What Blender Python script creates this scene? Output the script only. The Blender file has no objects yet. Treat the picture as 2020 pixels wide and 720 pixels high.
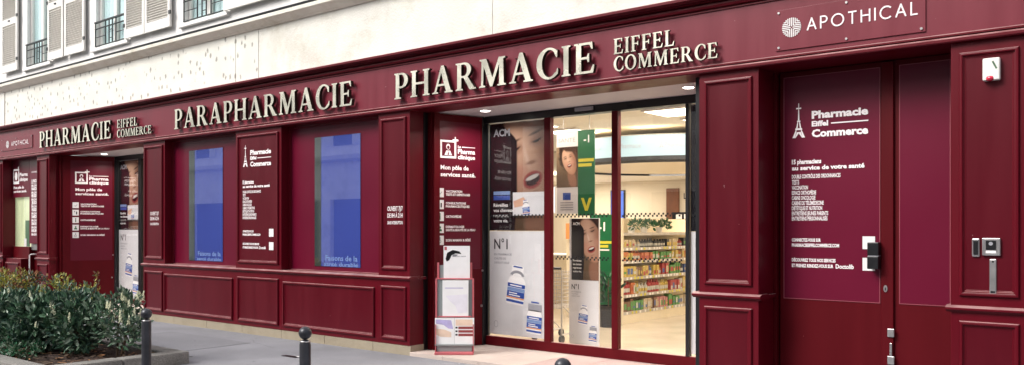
import bpy, math, random
from math import sin, cos, pi, radians, sqrt
from mathutils import Vector
random.seed(7)
S = bpy.context.scene
COL = S.collection

# ------------------------------------------------------------------ materials
def nmat(name, base, rough=.5, metal=0., var=.0, vscale=8., bump=0., bscale=60., spec=.5, coat=0., emit=None, estr=0., stretch=None):
    m = bpy.data.materials.new(name); m.use_nodes = True
    nt = m.node_tree; b = nt.nodes['Principled BSDF']
    b.inputs['Base Color'].default_value = (*base, 1)
    b.inputs['Roughness'].default_value = rough
    b.inputs['Metallic'].default_value = metal
    b.inputs['Specular IOR Level'].default_value = spec
    b.inputs['Coat Weight'].default_value = coat
    b.inputs['Coat Roughness'].default_value = .05
    if emit:
        b.inputs['Emission Color'].default_value = (*emit, 1); b.inputs['Emission Strength'].default_value = estr
    tc = nt.nodes.new('ShaderNodeTexCoord')
    mp = nt.nodes.new('ShaderNodeMapping'); nt.links.new(tc.outputs['Object'], mp.inputs[0])
    if stretch: mp.inputs['Scale'].default_value = stretch
    if var:
        n = nt.nodes.new('ShaderNodeTexNoise'); n.inputs['Scale'].default_value = vscale; n.inputs['Detail'].default_value = 6
        nt.links.new(mp.outputs[0], n.inputs['Vector'])
        r = nt.nodes.new('ShaderNodeValToRGB')
        r.color_ramp.elements[0].position = .3; r.color_ramp.elements[1].position = .7
        r.color_ramp.elements[0].color = (*[max(0, c*(1-var)) for c in base], 1)
        r.color_ramp.elements[1].color = (*[min(1, c*(1+var)) for c in base], 1)
        nt.links.new(n.outputs['Fac'], r.inputs[0]); nt.links.new(r.outputs[0], b.inputs['Base Color'])
        mr = nt.nodes.new('ShaderNodeMapRange'); mr.inputs[3].default_value = max(0, rough-.08); mr.inputs[4].default_value = min(1, rough+.12)
        nt.links.new(n.outputs['Fac'], mr.inputs[0]); nt.links.new(mr.outputs[0], b.inputs['Roughness'])
    if bump:
        n2 = nt.nodes.new('ShaderNodeTexNoise'); n2.inputs['Scale'].default_value = bscale; n2.inputs['Detail'].default_value = 4
        nt.links.new(mp.outputs[0], n2.inputs['Vector'])
        bp = nt.nodes.new('ShaderNodeBump'); bp.inputs['Strength'].default_value = bump; bp.inputs['Distance'].default_value = .02
        nt.links.new(n2.outputs['Fac'], bp.inputs['Height']); nt.links.new(bp.outputs[0], b.inputs['Normal'])
    return m

def stone_mat(name, base, marks):
    m = nmat(name, base, .85, var=.07, vscale=2.4, bump=.35, bscale=38)
    nt = m.node_tree; b = nt.nodes['Principled BSDF']
    lk = [l for l in nt.links if l.to_socket == b.inputs['Base Color']][0]
    src = lk.from_socket
    if marks:
        tc = nt.nodes['Texture Coordinate']
        mp = nt.nodes.new('ShaderNodeMapping'); mp.inputs['Scale'].default_value = (8.0, 8.0, 5.6)
        nt.links.new(tc.outputs['Object'], mp.inputs[0])
        nz = nt.nodes.new('ShaderNodeTexNoise'); nz.inputs['Scale'].default_value = 3
        nt.links.new(mp.outputs[0], nz.inputs['Vector'])
        ad = nt.nodes.new('ShaderNodeMixRGB'); ad.blend_type = 'ADD'; ad.inputs[0].default_value = .35
        nt.links.new(mp.outputs[0], ad.inputs[1]); nt.links.new(nz.outputs['Color'], ad.inputs[2])
        v = nt.nodes.new('ShaderNodeTexVoronoi'); v.inputs['Scale'].default_value = 1.0; v.inputs['Randomness'].default_value = .75
        nt.links.new(ad.outputs[0], v.inputs['Vector'])
        r = nt.nodes.new('ShaderNodeValToRGB'); r.color_ramp.elements[0].position = .14; r.color_ramp.elements[1].position = .27
        r.color_ramp.elements[0].color = (.30, .29, .26, 1); r.color_ramp.elements[1].color = (1, 1, 1, 1)
        nt.links.new(v.outputs['Distance'], r.inputs[0])
        mx = nt.nodes.new('ShaderNodeMixRGB'); mx.blend_type = 'MULTIPLY'; mx.inputs[0].default_value = .75
        nt.links.new(src, mx.inputs[1]); nt.links.new(r.outputs[0], mx.inputs[2])
        nt.links.new(mx.outputs[0], b.inputs['Base Color'])
    else:
        tc = nt.nodes['Texture Coordinate']
        n = nt.nodes.new('ShaderNodeTexNoise'); n.inputs['Scale'].default_value = .9; n.inputs['Detail'].default_value = 9; n.inputs['Roughness'].default_value = .75
        nt.links.new(tc.outputs['Object'], n.inputs['Vector'])
        r = nt.nodes.new('ShaderNodeValToRGB'); r.color_ramp.elements[0].position = .34; r.color_ramp.elements[1].position = .50
        r.color_ramp.elements[0].color = (.80, .78, .72, 1); r.color_ramp.elements[1].color = (1, 1, 1, 1)
        nt.links.new(n.outputs['Fac'], r.inputs[0])
        mx = nt.nodes.new('ShaderNodeMixRGB'); mx.blend_type = 'MULTIPLY'; mx.inputs[0].default_value = 1
        nt.links.new(src, mx.inputs[1]); nt.links.new(r.outputs[0], mx.inputs[2])
        nt.links.new(mx.outputs[0], b.inputs['Base Color'])
    return m

def paint_mat(name, base, rough, bump=.045, spec=.7):
    """aged gloss paint: broad tone drift, faint vertical brushing, small chips"""
    m = nmat(name, base, rough, var=.09, vscale=1.1, bump=bump, bscale=9, stretch=(6, 6, .6))
    nt = m.node_tree; b = nt.nodes['Principled BSDF']
    src = [l for l in nt.links if l.to_socket == b.inputs['Base Color']][0].from_socket
    tc = nt.nodes['Texture Coordinate']
    v = nt.nodes.new('ShaderNodeTexVoronoi'); v.inputs['Scale'].default_value = 5.5
    nz = nt.nodes.new('ShaderNodeTexNoise'); nz.inputs['Scale'].default_value = 9
    nt.links.new(tc.outputs['Object'], nz.inputs['Vector'])
    ad = nt.nodes.new('ShaderNodeMixRGB'); ad.blend_type = 'ADD'; ad.inputs[0].default_value = .22
    nt.links.new(tc.outputs['Object'], ad.inputs[1]); nt.links.new(nz.outputs['Color'], ad.inputs[2])
    nt.links.new(ad.outputs[0], v.inputs['Vector'])
    r = nt.nodes.new('ShaderNodeValToRGB'); r.color_ramp.elements[0].position = .016; r.color_ramp.elements[1].position = .03
    r.color_ramp.elements[0].color = (.8, .8, .8, 1); r.color_ramp.elements[1].color = (0, 0, 0, 1)
    nt.links.new(v.outputs['Distance'], r.inputs[0])
    mx = nt.nodes.new('ShaderNodeMixRGB'); mx.inputs[2].default_value = (.42, .27, .27, 1)
    nt.links.new(r.outputs[0], mx.inputs[0]); nt.links.new(src, mx.inputs[1])
    # sky highlight painted as pale pink into every upward-facing face
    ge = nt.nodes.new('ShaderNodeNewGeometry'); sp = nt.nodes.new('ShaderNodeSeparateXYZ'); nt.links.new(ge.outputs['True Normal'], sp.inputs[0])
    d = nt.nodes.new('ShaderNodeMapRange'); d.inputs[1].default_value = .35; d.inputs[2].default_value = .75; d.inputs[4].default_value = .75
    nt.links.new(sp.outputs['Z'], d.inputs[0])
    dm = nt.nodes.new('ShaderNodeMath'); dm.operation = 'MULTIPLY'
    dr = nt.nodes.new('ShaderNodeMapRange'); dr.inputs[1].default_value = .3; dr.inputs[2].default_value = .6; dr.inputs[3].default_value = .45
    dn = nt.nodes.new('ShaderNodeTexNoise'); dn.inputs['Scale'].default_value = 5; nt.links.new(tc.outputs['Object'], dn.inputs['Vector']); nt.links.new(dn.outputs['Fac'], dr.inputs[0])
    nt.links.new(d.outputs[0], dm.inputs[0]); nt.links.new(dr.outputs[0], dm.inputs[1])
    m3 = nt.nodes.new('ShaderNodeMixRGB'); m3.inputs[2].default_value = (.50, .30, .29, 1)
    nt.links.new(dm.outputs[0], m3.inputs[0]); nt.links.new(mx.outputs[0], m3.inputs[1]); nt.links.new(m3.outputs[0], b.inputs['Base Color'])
    b.inputs['Specular IOR Level'].default_value = spec
    return m

def glass_mat(name, tint=(1, 1, 1), refl=1.0):
    m = bpy.data.materials.new(name); m.use_nodes = True; nt = m.node_tree
    for n in list(nt.nodes): nt.nodes.remove(n)
    o = nt.nodes.new('ShaderNodeOutputMaterial'); mx = nt.nodes.new('ShaderNodeMixShader')
    t = nt.nodes.new('ShaderNodeBsdfTransparent'); t.inputs[0].default_value = (*tint, 1)
    g = nt.nodes.new('ShaderNodeBsdfGlossy'); g.inputs['Roughness'].default_value = .01; g.inputs[0].default_value = (refl, refl, refl, 1)
    f = nt.nodes.new('ShaderNodeFresnel'); ge = nt.nodes.new('ShaderNodeNewGeometry'); mr = nt.nodes.new('ShaderNodeMapRange'); mr.inputs[3].default_value = 1.5; mr.inputs[4].default_value = 1/1.5
    nt.links.new(ge.outputs['Backfacing'], mr.inputs[0]); nt.links.new(mr.outputs[0], f.inputs[0])
    nt.links.new(f.outputs[0], mx.inputs[0]); nt.links.new(t.outputs[0], mx.inputs[1]); nt.links.new(g.outputs[0], mx.inputs[2]); nt.links.new(mx.outputs[0], o.inputs[0])
    return m

def ground_mat(name, base, var, vs, speck=0., bump=.4, bscale=120, rough=.85, patch=.0):
    m = nmat(name, base, rough, var=var, vscale=vs, bump=bump, bscale=bscale)
    nt = m.node_tree; b = nt.nodes['Principled BSDF']
    src = [l for l in nt.links if l.to_socket == b.inputs['Base Color']][0].from_socket
    tc = nt.nodes['Texture Coordinate']
    n = nt.nodes.new('ShaderNodeTexNoise'); n.inputs['Scale'].default_value = 160; n.inputs['Detail'].default_value = 3
    nt.links.new(tc.outputs['Object'], n.inputs['Vector'])
    r = nt.nodes.new('ShaderNodeValToRGB'); r.color_ramp.elements[0].position = .36; r.color_ramp.elements[1].position = .64
    r.color_ramp.elements[0].color = (1-speck, 1-speck, 1-speck, 1); r.color_ramp.elements[1].color = (1+speck, 1+speck, 1+speck, 1)
    nt.links.new(n.outputs['Fac'], r.inputs[0])
    mx = nt.nodes.new('ShaderNodeMixRGB'); mx.blend_type = 'MULTIPLY'; mx.inputs[0].default_value = 1
    nt.links.new(src, mx.inputs[1]); nt.links.new(r.outputs[0], mx.inputs[2])
    v = nt.nodes.new('ShaderNodeTexVoronoi'); v.inputs['Scale'].default_value = 2.6
    nz = nt.nodes.new('ShaderNodeTexNoise'); nz.inputs['Scale'].default_value = 5
    nt.links.new(tc.outputs['Object'], nz.inputs['Vector'])
    ad = nt.nodes.new('ShaderNodeMixRGB'); ad.blend_type = 'ADD'; ad.inputs[0].default_value = .4
    nt.links.new(tc.outputs['Object'], ad.inputs[1]); nt.links.new(nz.outputs['Color'], ad.inputs[2]); nt.links.new(ad.outputs[0], v.inputs['Vector'])
    r2 = nt.nodes.new('ShaderNodeValToRGB'); r2.color_ramp.elements[0].position = .03; r2.color_ramp.elements[1].position = .055
    r2.color_ramp.elements[0].color = (patch, patch, patch, 1); r2.color_ramp.elements[1].color = (0, 0, 0, 1)
    nt.links.new(v.outputs['Distance'], r2.inputs[0])
    m2 = nt.nodes.new('ShaderNodeMixRGB'); m2.inputs[2].default_value = (.5, .5, .5, 1)
    nt.links.new(r2.outputs[0], m2.inputs[0]); nt.links.new(mx.outputs[0], m2.inputs[1]); nt.links.new(m2.outputs[0], b.inputs['Base Color'])
    return m

BURG = (.108, .0012, .0082)
M = dict(
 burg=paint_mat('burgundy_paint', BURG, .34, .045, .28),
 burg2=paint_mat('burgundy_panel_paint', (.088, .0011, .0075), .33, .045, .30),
 fasc=paint_mat('fascia_painted_sheen', (.172, .020, .034), .34, .04, .4),  # burgundy paint lightened to hold the sky's reflection in its base colour
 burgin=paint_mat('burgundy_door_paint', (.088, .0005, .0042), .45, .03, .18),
 vinyl=nmat('plum_vinyl', (.128, .0035, .023), .30, spec=.35, var=.08, vscale=.7),
 vinyl2=nmat('wine_vinyl', (.112, .0040, .017), .32, spec=.35, var=.08, vscale=.7),
 bay=nmat('bay_lacquer', (.122, .0030, .020), .28, spec=.4, var=.12, vscale=.8),
 edge=nmat('painted_edge_highlight', (.30, .07, .09), .4),  # pale strip colour that paints the highlight along the door panel edges
 stone=stone_mat('cream_stone', (.76, .745, .685), False),
 stoneP=stone_mat('picked_stone', (.77, .76, .695), True),
 band=stone_mat('cornice_stone', (.76, .735, .66), False),
 reveal=nmat('white_reveal', (.84, .82, .80), .7, var=.04),
 shut=nmat('shutter_paint', (.80, .78, .74), .5, var=.06, vscale=3),
 shutd=nmat('shutter_louvre', (.74, .71, .66), .6, var=.05),
 white=nmat('white_sticker', (.82, .80, .79), .45, var=.02),
 pinkw=nmat('white_vinyl_text', (.95, .88, .88), .5),
 gold=nmat('champagne_metal', (.80, .77, .64), .26, .60, var=.22, vscale=5, bump=.06, bscale=30),
 bronze=nmat('bronze_side', (.035, .032, .022), .35, .5),
 black=nmat('black_plastic', (.008, .008, .010), .35, var=.1),
 blackm=nmat('black_metal', (.012, .012, .014), .3, .3, var=.15),
 iron=nmat('bollard_iron', (.050, .050, .060), .32, .25, var=.25, vscale=14, bump=.1, bscale=50),
 steel=nmat('brushed_steel', (.52, .50, .50), .32, .85, var=.12, vscale=12),
 rail=nmat('railing_iron', (.03, .035, .035), .5),
 plinth=stone_mat('plinth_stone', (.33, .28, .205), False),
 asph=ground_mat('sidewalk_asphalt', (.245, .245, .265), .16, 1.1, .34, patch=.6),
 asph2=ground_mat('patched_asphalt', (.215, .215, .233), .10, 1.4, .22, patch=.2),
 road=ground_mat('road_asphalt', (.07, .07, .075), .15, 2, .3, patch=.1),
 granite=ground_mat('granite', (.36, .35, .33), .16, 3, .22, bscale=70),
 planterst=ground_mat('planter_granite', (.27, .255, .235), .2, 3.5, .3, bscale=60, bump=.8),
 tile=ground_mat('threshold_stone', (.50, .415, .37), .10, 2.2, .10, bump=.1),
 tilep=ground_mat('pinker_threshold', (.43, .31, .29), .10, 2.2, .14, bump=.1),  # pinker tone for the right part of the entrance step
 soil=nmat('mulch', (.055, .032, .024), .95, var=.6, vscale=26, bump=1, bscale=40),
 porch=nmat('porch_ceiling', (.62, .58, .60), .6, var=.03),
 lamp=nmat('lamp_glow', (.9, .9, .9), .5, emit=(1, .93, .85), estr=9),
 glass=glass_mat('shop_glass'),
 glassw=glass_mat('window_glass', (.93, .97, .97)),
 curtain=nmat('sheer_curtain', (.80, .93, .94), .8, var=.10, vscale=3, stretch=(9, 9, .4)),
 blue=nmat('blue_display', (.035, .055, .26), .05, var=.12, vscale=1.5, coat=1., emit=(.08, .12, .58), estr=.14),
 bluedk=nmat('blue_label', (.03, .08, .34), .3, var=.1, vscale=20),
 bluelt=nmat('pale_blue_label', (.20, .30, .52), .3),
 greyg=nmat('mirror_strip', (.035, .05, .045), .08, coat=1.),
 poster=nmat('poster_paper', (.66, .65, .66), .35, var=.03),
 posterb=nmat('poster_black', (.012, .010, .012), .18, var=.3, vscale=3),
 skin=nmat('printed_skin', (.40, .20, .125), .3, var=.22, vscale=5),
 skinl=nmat('printed_skin_light', (.62, .38, .27), .3, var=.15, vscale=7),
 hair=nmat('printed_hair', (.055, .024, .014), .3, var=.6, vscale=20, stretch=(5, 5, 1)),
 lip=nmat('printed_lips', (.30, .06, .06), .3),
 brown=nmat('printed_brown', (.20, .13, .075), .3, var=.2, vscale=3),
 orange=nmat('printed_orange', (.75, .30, .10), .35),
 greygr=nmat('grey_print', (.30, .30, .33), .4),
 lilac=nmat('lilac_print', (.50, .45, .74), .35, var=.18, vscale=12),
 peach=nmat('peach_print', (.86, .66, .52), .35, var=.1, vscale=12),
 paper=nmat('leaflet_paper', (.92, .92, .93), .4, var=.03, vscale=10),
 redac=nmat('red_acrylic', (.55, .14, .16), .2, var=.08),
 plexi=nmat('grey_acrylic', (.30, .33, .33), .15),
 green=nmat('green_print', (.010, .12, .045), .35, var=.10, vscale=3),
 greend=nmat('dark_green_print', (.008, .12, .04), .35),
 yell=nmat('yellow_print', (.62, .55, .05), .4),
 intwall=nmat('interior_wall', (.74, .67, .54), .7, var=.03, vscale=1),
 intceil=nmat('interior_ceiling', (.80, .75, .66), .7, var=.03, vscale=1),
 intfloor=nmat('interior_floor', (.60, .52, .41), .16, var=.05, vscale=2),
 cream=nmat('cream_laminate', (.80, .70, .52), .4, var=.03),
 door=nmat('brown_door', (.16, .055, .02), .5, var=.2, vscale=5),
 glow=nmat('light_box', (.12, .17, .18), .5, emit=(.72, .94, 1.0), estr=.30),
 cove=nmat('cove_glow', (.9, .9, .8), .5, emit=(1, .90, .70), estr=1.4),
 ceillight=nmat('ceiling_glow', (.9, .9, .8), .5, emit=(1, .88, .66), estr=3),
 screen=nmat('blue_screen', (.05, .1, .4), .2, emit=(.10, .22, .85), estr=.4),
 board=nmat('white_lit_board', (.9, .9, .9), .5, emit=(.95, .97, 1.), estr=.55),
 kiosk=nmat('kiosk_interior', (.55, .60, .38), .5, var=.25, vscale=2.2, stretch=(4, 4, .5), emit=(.62, .70, .42), estr=.28),
 redlens=nmat('red_lens', (.65, .02, .06), .15, coat=.8),
 leafd=nmat('dark_leaf', (.030, .072, .048), .33, var=.5, vscale=5),
 leafm=nmat('green_leaf', (.080, .165, .090), .35, var=.4, vscale=5),
 leafl=nmat('pale_leaf', (.21, .28, .20), .4, var=.3, vscale=6),
 leafy=nmat('yellow_leaf', (.40, .38, .07), .45, var=.35, vscale=7),
 leafr=nmat('rust_leaf', (.34, .16, .07), .5, var=.35, vscale=7),
 flower=nmat('cream_flower', (.74, .74, .52), .6, var=.12, vscale=20),
 bark=nmat('twig_bark', (.10, .065, .04), .9, var=.3, vscale=20),
 oppw=stone_mat('opposite_stone', (.86, .84, .80), False),
 oppd=nmat('opposite_shop', (.05, .06, .09), .3),
 oppg=nmat('opposite_glass', (.05, .06, .07), .05),
)

# ------------------------------------------------------------------ mesh builder
M['blue'].node_tree.nodes['Principled BSDF'].inputs['Coat IOR'].default_value = 3.3
M['blue'].node_tree.nodes['Principled BSDF'].inputs['Coat Roughness'].default_value = .01
M['greyg'].node_tree.nodes['Principled BSDF'].inputs['Coat IOR'].default_value = 3.3
class Fr:
    """local frame on a surface: a along u, b up, c out of the surface"""
    def __init__(s, o, u=(1, 0, 0), v=(0, 0, 1)):
        s.o = Vector(o); s.u = Vector(u).normalized(); s.v = Vector(v).normalized(); s.n = s.u.cross(s.v)
    def p(s, a, b, c=0.): return s.o + s.u*a + s.v*b + s.n*c
W0 = Fr((0, 0, 0))                                    # the facade plane, c towards the street
def FD(d): return Fr((0, d, 0))

class MB:
    def __init__(s): s.v = []; s.f = []; s.m = []; s.mats = []
    def mi(s, m):
        m = M[m] if isinstance(m, str) else m
        if m not in s.mats: s.mats.append(m)
        return s.mats.index(m)
    def add(s, vs, fs, m):
        k = len(s.v); i = s.mi(m); s.v += [Vector(q) for q in vs]
        for f in fs: s.f.append([k+j for j in f]); s.m.append(i)
    def box(s, x0, x1, y0, y1, z0, z1, m):
        vs = [(x, y, z) for x in (x0, x1) for y in (y0, y1) for z in (z0, z1)]
        s.add(vs, [(0, 1, 3, 2), (4, 6, 7, 5), (0, 4, 5, 1), (2, 3, 7, 6), (0, 2, 6, 4), (1, 5, 7, 3)], m); return s
    def fbox(s, fr, a0, a1, b0, b1, c0, c1, m):
        vs = [fr.p(a, b, c) for a in (a0, a1) for b in (b0, b1) for c in (c0, c1)]
        s.add(vs, [(0, 1, 3, 2), (4, 6, 7, 5), (0, 4, 5, 1), (2, 3, 7, 6), (0, 2, 6, 4), (1, 5, 7, 3)], m); return s
    def poly(s, fr, pts, c, m):
        s.add([fr.p(a, b, c) for a, b in pts], [tuple(range(len(pts)))], m); return s
    def rect(s, fr, a0, a1, b0, b1, c, m): return s.poly(fr, [(a0, b0), (a1, b0), (a1, b1), (a0, b1)], c, m)
    def ell(s, fr, a, b, ra, rb, c, m, n=24, rot=0, a0=0, a1=2*pi):
        pts = []
        for i in range(n):
            t = a0+(a1-a0)*i/(n if a1-a0 > 6.28 else n-1); x, y = ra*cos(t), rb*sin(t)
            pts.append((a+x*cos(rot)-y*sin(rot), b+x*sin(rot)+y*cos(rot)))
        return s.poly(fr, pts, c, m)
    def prism(s, fr, pts, c0, c1, m, mside=None):
        n = len(pts); mside = mside or m
        s.add([fr.p(a, b, c1) for a, b in pts], [tuple(range(n))], m)
        s.add([fr.p(a, b, c0) for a, b in pts], [tuple(reversed(range(n)))], m)
        s.add([fr.p(a, b, c0) for a, b in pts]+[fr.p(a, b, c1) for a, b in pts], [(i, (i+1) % n, n+(i+1) % n, n+i) for i in range(n)], mside)
        return s
    def prof(s, x0, x1, pts, m):
        """closed profile of (y,z) points run along x"""
        n = len(pts)
        s.add([(x0, y, z) for y, z in pts]+[(x1, y, z) for y, z in pts],
              [(i, (i+1) % n, n+(i+1) % n, n+i) for i in range(n)]+[tuple(reversed(range(n))), tuple(range(n, 2*n))], m)
        return s
    def frame(s, fr, a0, a1, b0, b1, rings, m, fill=None):
        """mitred moulding: rings of (inset, c)"""
        vs = []; fs = []
        for r, c in rings: vs += [fr.p(a0+r, b0+r, c), fr.p(a1-r, b0+r, c), fr.p(a1-r, b1-r, c), fr.p(a0+r, b1-r, c)]
        for k in range(len(rings)-1):
            for i in range(4): fs.append((4*k+i, 4*k+(i+1) % 4, 4*k+4+(i+1) % 4, 4*k+4+i))
        s.add(vs, fs, m)
        if fill:
            r, c = rings[-1]; s.rect(fr, a0+r, a1-r, b0+r, b1-r, c, fill)
        return s
    def tube(s, pts, r, m, n=8, cap=True):
        pts = [Vector(p) for p in pts]; rr = r if isinstance(r, (list, tuple)) else [r]*len(pts)
        vs = []; fs = []
        for i, p in enumerate(pts):
            d = (pts[min(i+1, len(pts)-1)]-pts[max(i-1, 0)]).normalized()
            a = d.cross(Vector((0, 0, 1)));
            if a.length < .01: a = Vector((1, 0, 0))
            a.normalize(); b = d.cross(a)
            for k in range(n): t = 2*pi*k/n; vs.append(p+a*cos(t)*rr[i]+b*sin(t)*rr[i])
        for i in range(len(pts)-1):
            for k in range(n): fs.append((i*n+k, i*n+(k+1) % n, (i+1)*n+(k+1) % n, (i+1)*n+k))
        if cap: fs += [tuple(reversed(range(n))), tuple(range((len(pts)-1)*n, len(pts)*n))]
        s.add(vs, fs, m); return s
    def lathe(s, c, prof, m, n=32):
        vs = []; fs = []
        for r, z in prof:
            for k in range(n): t = 2*pi*k/n; vs.append((c[0]+r*cos(t), c[1]+r*sin(t), c[2]+z))
        for i in range(len(prof)-1):
            for k in range(n): fs.append((i*n+k, i*n+(k+1) % n, (i+1)*n+(k+1) % n, (i+1)*n+k))
        s.add(vs, fs, m); return s
    def build(s, name, parent=None, bevel=0., smooth=False, **tags):
        me = bpy.data.meshes.new(name)
        org = Vector((0, 0, 0))
        if not parent and s.v:
            org = Vector((sum(v.x for v in s.v)/len(s.v), sum(v.y for v in s.v)/len(s.v), min(v.z for v in s.v)))
        elif parent: org = parent.location
        me.from_pydata([tuple(v-org) for v in s.v], [], s.f)
        for m in s.mats: me.materials.append(m)
        for p, i in zip(me.polygons, s.m): p.material_index = i
        if smooth:
            for p in me.polygons: p.use_smooth = True
        me.update()
        o = bpy.data.objects.new(name, me); COL.objects.link(o)
        if not parent: o.location = org
        else:
            par = parent
            if par.type == 'MESH' and par.parent:      # sub-part: parent mesh sits at its thing's base already
                o.location = (0, 0, 0)
            o.parent = par
            root = par
            while root.parent: root = root.parent
            if root is not par or par.type == 'MESH':
                # coordinates were taken relative to parent.location; make them relative to the world position
                wp = Vector((0, 0, 0)); q = par
                while q: wp += q.location; q = q.parent
                for v in me.vertices: v.co = v.co + org - wp
        if bevel:
            md = o.modifiers.new('bevel', 'BEVEL'); md.width = bevel; md.segments = 2; md.limit_method = 'ANGLE'; md.angle_limit = radians(40)
        for k, val in tags.items(): o[k] = val
        return o

def thing(name, label, cat, loc, group=None):
    o = bpy.data.objects.new(name, None); COL.objects.link(o); o.location = loc; o.empty_display_size = .2
    o['label'] = label; o['category'] = cat
    if group: o['group'] = group
    return o

# ------------------------------------------------------------------ text
_cache = {}
def text_geo(txt, bold=0., spacing=1.0):
    key = (txt, bold, spacing)
    if key in _cache: return _cache[key]
    cu = bpy.data.curves.new('t', 'FONT'); cu.body = txt; cu.size = 1; cu.offset = bold; cu.resolution_u = 2; cu.space_character = spacing
    ob = bpy.data.objects.new('t', cu); me = bpy.data.meshes.new_from_object(ob)
    vs = [(v.co.x, v.co.y) for v in me.vertices]; fs = [tuple(p.vertices) for p in me.polygons]
    bpy.data.objects.remove(ob); bpy.data.meshes.remove(me); bpy.data.curves.remove(cu)
    _cache[key] = (vs, fs); return vs, fs
CAP = max(v[1] for v in text_geo('H')[0])
def text(mb, fr, txt, a, b, h, m, w=None, c=.003, bold=0.02, spacing=1.0, align='l'):
    """text with its baseline at b, cap height h, stretched to width w"""
    vs, fs = text_geo(txt, bold, spacing)
    if not vs: return
    x0 = min(v[0] for v in vs); x1 = max(v[0] for v in vs)
    sy = h/CAP; sx = (w/(x1-x0)) if w else sy
    off = {'l': 0, 'c': -(x1-x0)*sx/2, 'r': -(x1-x0)*sx}[align]
    mb.add([fr.p(a+off+(x-x0)*sx, b+y*sy, c) for x, y in vs], fs, m)

def curve_geo(loops, ext):
    cu = bpy.data.curves.new('g', 'CURVE'); cu.dimensions = '2D'; cu.fill_mode = 'BOTH'; cu.extrude = ext; cu.bevel_depth = 0
    for lp in loops:
        sp = cu.splines.new('POLY'); sp.points.add(len(lp)-1); sp.use_cyclic_u = True
        for i, (x, y) in enumerate(lp): sp.points[i].co = (x, y, 0, 1)
    ob = bpy.data.objects.new('g', cu); me = bpy.data.meshes.new_from_object(ob)
    vs = [tuple(v.co) for v in me.vertices]; fs = [(tuple(p.vertices), abs(p.normal.z) > .5) for p in me.polygons]
    bpy.data.objects.remove(ob); bpy.data.meshes.remove(me); bpy.data.curves.remove(cu)
    return vs, fs
def arc(cx, cy, rx, ry, t0, t1, n=14):
    return [(cx+rx*cos(radians(t0+(t1-t0)*i/n)), cy+ry*sin(radians(t0+(t1-t0)*i/n))) for i in range(n+1)]
SER = {
 'I': (.30, [[(0,0),(.30,0),(.30,.045),(.235,.07),(.235,.93),(.30,.955),(.30,1),(0,1),(0,.955),(.065,.93),(.065,.07),(0,.045)]]),
 'H': (.86, [[(0,0),(.30,0),(.30,.045),(.235,.07),(.235,.46),(.625,.46),(.625,.07),(.56,.045),(.56,0),(.86,0),(.86,.045),(.795,.07),(.795,.93),(.86,.955),(.86,1),(.56,1),(.56,.955),(.625,.93),(.625,.54),(.235,.54),(.235,.93),(.30,.955),(.30,1),(0,1),(0,.955),(.065,.93),(.065,.07),(0,.045)]]),
 'P': (.64, [[(0,0),(.32,0),(.32,.045),(.235,.07),(.235,.41)]+arc(.34,.705,.30,.295,-90,90)+[(0,1),(0,.955),(.065,.93),(.065,.07),(0,.045)],
             [(.235,.48)]+arc(.33,.705,.135,.225,-90,90)+[(.235,.93)]]),
 'R': (.84, [[(0,0),(.30,0),(.30,.045),(.235,.07),(.235,.45),(.33,.45),(.58,0),(.84,0),(.84,.045),(.77,.065),(.50,.475)]+arc(.36,.73,.28,.27,-45,90)+[(0,1),(0,.955),(.065,.93),(.065,.07),(0,.045)],
             [(.235,.52)]+arc(.34,.725,.135,.205,-90,90)+[(.235,.93)]]),
 'A': (.88, [[(0,0),(.25,0),(.25,.045),(.175,.07),(.235,.27),(.53,.27),(.60,.07),(.53,.045),(.53,0),(.88,0),(.88,.045),(.80,.07),(.50,1.02),(.38,1.02),(.09,.07),(0,.045)],
             [(.26,.345),(.505,.345),(.385,.77)]]),
 'M': (1.06, [[(0,0),(.25,0),(.25,.045),(.165,.07),(.185,.74),(.44,0),(.53,0),(.795,.76),(.795,.07),(.725,.045),(.725,0),(1.06,0),(1.06,.045),(.975,.07),(.955,.93),(1.03,.955),(1.03,1),(.775,1),(.53,.31),(.29,1),(.02,1),(.02,.955),(.10,.93),(.08,.07),(0,.045)]]),
 'C': (.76, [arc(.44,.5,.44,.53,48,318,30)+[(.765,.31),(.735,.31),(.70,.20)]+arc(.46,.5,.265,.455,-48,-310,30)+[(.64,.82),(.70,.68),(.735,.68),(.745,.93)]]),
 'E': (.67, [[(0,0),(.63,0),(.67,.26),(.625,.26),(.54,.075),(.235,.075),(.235,.46),(.42,.46),(.46,.36),(.50,.36),(.50,.64),(.46,.64),(.42,.535),(.235,.535),(.235,.925),(.50,.925),(.575,.77),(.62,.77),(.60,1),(0,1),(0,.955),(.065,.93),(.065,.07),(0,.045)]]),
 'F': (.62, [[(0,0),(.32,0),(.32,.045),(.235,.07),(.235,.46),(.42,.46),(.46,.36),(.50,.36),(.50,.64),(.46,.64),(.42,.535),(.235,.535),(.235,.925),(.50,.925),(.575,.77),(.62,.77),(.60,1),(0,1),(0,.955),(.065,.93),(.065,.07),(0,.045)]]),
 'L': (.63, [[(0,0),(.59,0),(.63,.27),(.585,.27),(.50,.075),(.235,.075),(.235,.93),(.32,.955),(.32,1),(0,1),(0,.955),(.065,.93),(.065,.07),(0,.045)]]),
 'O': (.88, [arc(.44,.5,.44,.53,0,350,30), arc(.44,.5,.26,.45,0,350,30)]),
}
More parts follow.
